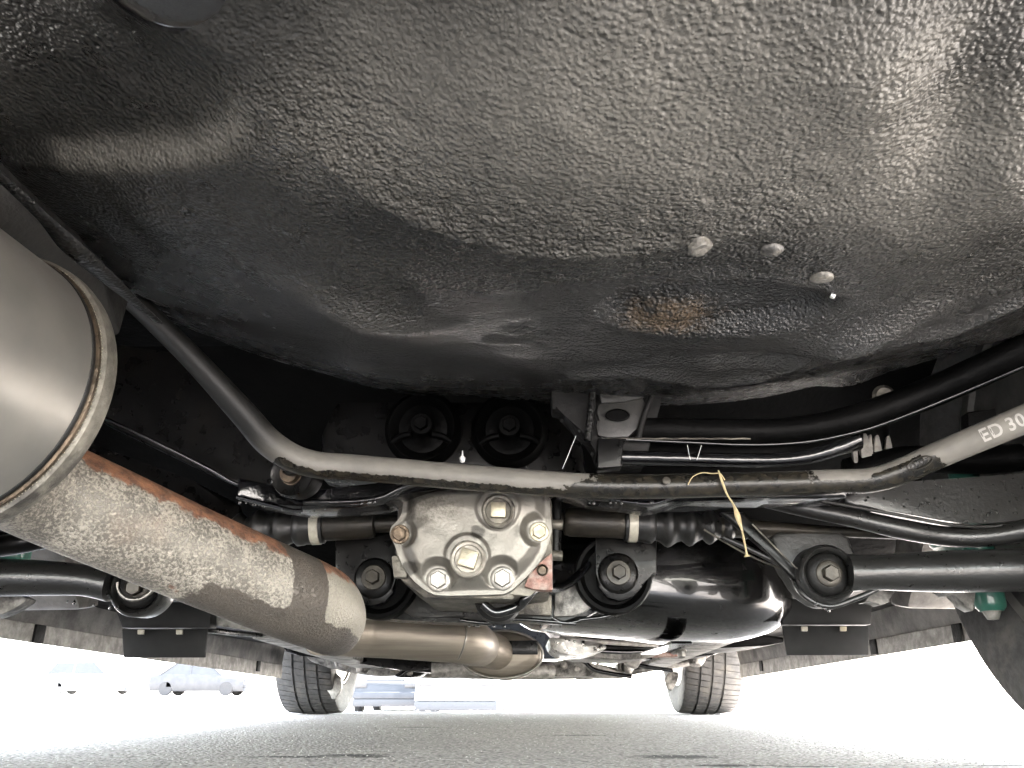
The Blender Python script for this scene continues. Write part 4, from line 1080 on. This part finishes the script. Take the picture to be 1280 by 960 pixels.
tube('fuel_line', [W(700, 798, 1.8), W(760, 803, 1.85), W(830, 806, 1.9), W(880, 800, 1.9), W(960, 796, 1.95)], .005, M['weld'], car, seg=8)
tube('fuel_line', [W(720, 812, 1.9), W(780, 815, 1.95), W(830, 812, 2.0), W(866, 808, 2.0)], .005, M['blackwet'], car, seg=8)
for pts in ([(590, 842), (640, 838), (690, 842)], [(700, 822), (728, 826), (745, 838), (790, 846)], [(500, 845), (520, 832), (545, 828), (575, 830)], [(745, 828), (775, 824), (800, 832), (840, 838)]):
    tube('undertray_edge', [W(x, y, 2.52) for x, y in pts], .006, M['blackwet'], car, seg=8)
box('ribbed_cover', W(812, 808, 2.1), (.14, .05, .05), M['redrust'], car, .01)
plate('strut_bracket', [(785, 806), (800, 804), (806, 822), (796, 836), (782, 830)], 2.2, .05, M['dirty'], car, .004)
# beads of water hanging from the lower edges
md = MB()
for (x0, y0, x1, y1, Y, n_) in ((300, 627, 376, 641, .822, 9), (380, 640, 510, 620, .822, 9), (730, 628, 862, 626, .822, 10), (585, 782, 720, 783, 1.0, 10), (1000, 745, 1036, 762, .853, 4), (60, 748, 150, 760, .86, 6)):
    for k in range(n_):
        t = random.random(); r_ = random.uniform(.0008, .0019)
        v, f = lathe_data([(-r_ * 1.6, 0), (-r_ * 1.2, r_ * .75), (-r_ * .4, r_), (r_ * .6, r_ * .5), (r_ * 1.4, 0)], W(x0 + (x1 - x0) * t, y0 + (y1 - y0) * t, Y), (0, 0, 1), 8); md.add(v, f)
M['water'] = simple('hanging_water', (0.02, 0.02, 0.02), 0.04, 0, 1.0, 0.05, 5, rv=0.02)
md.build('water_droplets', M['water'], car, True, 80, 'stuff')
# ---- wheels
def wheel(x, yc, s, R=.302, wdt=.205):
    """s = +1 right, -1 left; the axle runs along x. Tyre with three grooves and cut tread blocks."""
    wh = empty('wheel', (x, yc, R), 0, car)
    hw = wdt / 2
    prof = [(-hw + .012, R - .095), (-hw, R - .06), (-hw, R - .03), (-hw + .001, R - .016)]
    # rib edges across the tread (x, depth flag)
    g = [-.052, -.010, .032] if s > 0 else [-.032, .010, .052]
    tread = [-hw + .011]
    for c in g: tread += [c - .0042, c - .0036, c + .0036, c + .0042]
    tread += [hw - .011]
    pr = []
    for i, t in enumerate(tread):
        crown = R - .0025 * (t / hw) ** 2 * 2
        groove = any(c - .0040 < t < c + .0040 for c in g)
        pr.append((t, crown - (.008 if groove else 0), 'g' if groove else 'r'))
    full = [(a, b, 's') for a, b in prof] + [(-hw + .004, R - .008, 'r')] + pr + [(hw - .004, R - .008, 'r')] + [(-a, b, 's') for a, b in prof[::-1]]
    full += [(hw - .012, R - .105, 's'), (hw - .02, R - .098, 's'), (-hw + .02, R - .098, 's')]
    nb = 72; ang = []
    for k in range(nb):
        a = 2 * pi * k / nb; ang += [(a, 1), (a + .0012, 0), (a + .016, 0), (a + .0172, 1)] if False else [(a - .0085, 0), (a - .0080, 1), (a + .0080, 1), (a + .0085, 0)]
    vs, fs = [], []; n = len(full)
    for (a, cut) in ang:
        for i, (t, r, kd) in enumerate(full):
            c = 0
            if cut and kd == 'r':
                inner = (t * -s) > .02
                c = .0045 if inner else .0022
            sk = .0 if kd != 'r' else t * .35 / R * .5
            aa = a + sk
            vs.append(Vector((t, (r - c) * cos(aa), (r - c) * sin(aa))))
    na = len(ang)
    for k in range(na):
        k2 = (k + 1) % na
        for i in range(n): i2 = (i + 1) % n; fs.append((k * n + i, k * n + i2, k2 * n + i2, k2 * n + i))
    ty = mesh('tyre', vs, fs, M['tyre'], wh, True, 30)
    rm = lathe('rim', [(-hw + .018, R - .100), (-hw + .012, R - .098), (-hw + .012, R - .112), (-hw + .03, R - .122), (0, R - .135), (hw * .5, R - .14), (hw * .6, .08), (hw * .62, 0)] if s > 0 else
               [(hw - .018, R - .100), (hw - .012, R - .098), (hw - .012, R - .112), (hw - .03, R - .122), (0, R - .135), (-hw * .5, R - .14), (-hw * .6, .08), (-hw * .62, 0)], (0, 0, 0), (1, 0, 0), M['rim'], wh, 48, 40)
    lathe('brake_disc', [(-.005, .05), (-.005, .13), (.005, .13), (.005, .05)], (-s * .02, 0, 0), (1, 0, 0), M['dirty'], wh, 40, 40)
    return wh
wheel(-.728, 3.30, -1); wheel(.708, 3.30, 1); wheel(-.75, .84, -1); wheel(.70, .84, 1)

# ------------------------------------------------------------------ small things resting on the car
st_pts = [W(898, 588, .765), W(903, 603, .762), W(909, 618, .760), W(917, 631, .760), W(922, 645, .760), W(928, 665, .760), W(933, 690, .758), W(934, 696, .758)]
straw = tube('dry_straw', st_pts, [.0006, .0012, .0007, .0009, .0022, .0009, .0012, .0028], M['straw'], None, seg=8, sub=5, lump=.5)
tag(straw, 'pale yellow dry straw hanging down from the middle of the black stabilizer bar', 'straw')
loopp = [W(860, 606, .765), W(866, 596, .765), W(878, 591, .765), W(890, 592, .765), W(900, 592, .765), W(906, 600, .765)]
curl = tube('straw_curl', loopp, .0005, M['straw'], None, seg=6); tag(curl, 'thin curled straw fibre stuck on the black bar beside the hanging straw', 'straw')
for pts, lab in (([(703, 586), (709, 572), (713, 562), (720, 545)], 'thin cobweb thread slanting between the grey bar and the bracket with the oval hole'),
                 ([(859, 556), (861, 566), (863, 575)], 'short cobweb thread between the lips of the black cross member, left of the two'),
                 ([(877, 556), (874, 566), (871, 575)], 'short cobweb thread between the lips of the black cross member, right of the two'),
                 ([(575, 596), (640, 600), (700, 604)], 'fine nearly level cobweb thread just under the grey part of the bar')):
    o = tube('cobweb_thread', [W(x, y, .775) for x, y in pts], .00025, M['web'], None, seg=5); tag(o, lab, 'cobweb')
leaf = plate('leaf_scrap', [(828, 598), (833, 595), (839, 599), (837, 605), (829, 605)], .762, .002, M['shaft'], None, .0005, 1)
tag(leaf, 'small brown leaf scrap stuck to the black middle of the bar', 'leaf')
# pebble on the ground at the far right
pg = G(1190, 914, 0)
vs, fs = lathe_data([(-.002, .006), (.003, .008), (.007, .006), (.009, .0)], pg, (0, 0, 1), 9)
tag(mesh('pebble', [v + Vector((noise.noise(v * 90), noise.noise(v * 80 + Vector((3, 0, 0))), 0)) * .003 for v in vs], fs, M['pebble'], None, True, 40), 'dark pebble lying alone on the bright asphalt at the right', 'pebble')

# ------------------------------------------------------------------ parked cars in the distance
def parked_car(loc, rz, paint, label, L=4.4, Wd=1.75, Ht=1.45, box_=False, tm='fartyre'):
    root = empty('parked_car', loc, rz); tag(root, label, 'car', 'parked cars in the distance')
    hw = Wd / 2
    bonnet = .90 if not box_ else 1.0
    # body: cross sections along y (front at -L/2)
    secs = [(-L / 2, .30, .62, .80), (-L / 2 + .06, .22, .74, .92), (-L / 2 + .35, .2, bonnet - .06, .98), (-L / 2 + 1.15, .2, bonnet, 1), (0, .2, bonnet + .02, 1), (L / 2 - .9, .2, bonnet + .04, 1), (L / 2 - .15, .22, bonnet, .97), (L / 2, .35, .80, .86)]
    vs, fs = [], []
    for (y, z0, z1, k) in secs:
        w_ = hw * k
        vs += [(-w_ * .93, y, z0), (-w_, y, z0 + .18), (-w_, y, z1 - .16), (-w_ * .88, y, z1), (w_ * .88, y, z1), (w_, y, z1 - .16), (w_, y, z0 + .18), (w_ * .93, y, z0)]
    for i in range(len(secs) - 1):
        for q in range(8): q2 = (q + 1) % 8; fs.append((i * 8 + q, i * 8 + q2, (i + 1) * 8 + q2, (i + 1) * 8 + q))
    fs.append(tuple(range(8))[::-1]); fs.append(tuple((len(secs) - 1) * 8 + k for k in range(8)))
    mesh('body', vs, fs, paint, root, True, 35)
    # cabin: roof with pillars
    y0, y1, y2, y3 = -L / 2 + 1.1, -L / 2 + 1.85, L / 2 - (1.2 if not box_ else .5), L / 2 - (.5 if not box_ else .12)
    zb = bonnet - .02
    rf = [(-hw * .72, y1, Ht - .03), (hw * .72, y1, Ht - .03), (hw * .72, y2, Ht - .04), (-hw * .72, y2, Ht - .04)]
    bs = [(-hw * .88, y0, zb), (hw * .88, y0, zb), (hw * .88, y3, zb), (-hw * .88, y3, zb)]
    mb = MB(); mb.add([Vector(p) + Vector((0, 0, .0)) for p in rf] + [Vector(p) + Vector((0, 0, .045)) * 1 for p in rf], [(0, 1, 2, 3), (7, 6, 5, 4), (0, 4, 5, 1), (1, 5, 6, 2), (2, 6, 7, 3), (3, 7, 4, 0)])
    mb.build('roof', paint, root, False)
    for a, b in zip(bs, rf): tube('pillar', [Vector(a), Vector(b)], .035, paint, root, seg=8, sub=1)
    for sx in (0, 1):
        ym = (y1 + y2) / 2; q = 1 if sx else -1
        tube('pillar', [Vector((q * hw * .88, ym, zb)), Vector((q * hw * .72, ym, Ht - .03))], .035, paint, root, seg=8, sub=1)
    ins = .97
    def pane(pts): 
        c = sum((Vector(p) for p in pts), Vector()) / 4
        P = [c + (Vector(p) - c) * ins for p in pts]; mid = Vector((0, 0, .9)); mid.y = c.y
        off = (mid - c).normalized() * .012
        slab('window', P, [p + off for p in P], M['glassdark'], root, 0)
    pane([bs[0], bs[1], rf[1], rf[0]]); pane([bs[2], bs[3], rf[3], rf[2]])
    for q in (-1, 1):
        ym = (y1 + y2) / 2
        pane([(q * hw * .88, y0, zb), (q * hw * .88, ym, zb), (q * hw * .72, ym, Ht - .03), (q * hw * .72, y1, Ht - .03)])
        pane([(q * hw * .88, ym, zb), (q * hw * .88, y3, zb), (q * hw * .72, y2, Ht - .03), (q * hw * .72, ym, Ht - .03)])
    for q in (-1, 1):
        for y in (-L / 2 + .82, L / 2 - .85):
            wr = empty('wheel', (q * (hw - .10), y, .31), 0, root)
            lathe('tyre', [(-.1, .19), (-.1, .29), (-.07, .31), (.07, .31), (.1, .29), (.1, .19)], (0, 0, 0), (1, 0, 0), M[tm], wr, 28)
            lathe('rim', [(-.06, 0), (-.085, .18), (.085, .18), (.06, 0)], (0, 0, 0), (1, 0, 0), M[tm], wr, 20)
        box('headlight', (q * hw * .70, -L / 2 + .02, .66), (.28, .08, .12), M['headlamp'], root, .02)
        box('tail_light', (q * hw * .72, L / 2 - .03, .72), (.25, .06, .12), M['kerbred'], root, .02)
    box('grille', (0, -L / 2 + .0, .78), (.95, .06, .05), M['dam'], root, .01)
    box('bumper', (0, -L / 2 - .02, .42), (Wd * .93, .14, .16), paint, root, .04)
    box('air_dam', (0, -L / 2 - .015, .25), (Wd * .92, .12, .17), M['dam'], root, .02)
    return root
def P_(px, Y):
    d = raydir(px, 880); q = CAM + d * (Y / d.y); return (q.x, Y, ground_z(q.x, Y))
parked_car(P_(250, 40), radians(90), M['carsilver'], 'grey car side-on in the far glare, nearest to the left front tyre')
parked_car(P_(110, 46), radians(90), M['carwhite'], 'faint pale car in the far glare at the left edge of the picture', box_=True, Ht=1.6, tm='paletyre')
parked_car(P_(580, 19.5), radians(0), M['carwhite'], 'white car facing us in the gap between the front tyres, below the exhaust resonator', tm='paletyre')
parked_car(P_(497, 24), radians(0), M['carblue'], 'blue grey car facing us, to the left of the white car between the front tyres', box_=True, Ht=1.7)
q = P_(650, 18)
kb = slab('low_kerb', [Vector((q[0] - .25, q[1], q[2])), Vector((q[0] + .35, q[1], q[2])), Vector((q[0] + .35, q[1], q[2] + .14)), Vector((q[0] - .25, q[1], q[2] + .14))],
     [Vector((q[0] - .25, q[1] + 3, q[2])), Vector((q[0] + .35, q[1] + 3, q[2])), Vector((q[0] + .35, q[1] + 3, q[2] + .14)), Vector((q[0] - .25, q[1] + 3, q[2] + .14))], M['kerbred'], None, .02)
tag(kb, 'low faded red kerb stub on the ground to the right of the distant white car', 'kerb')
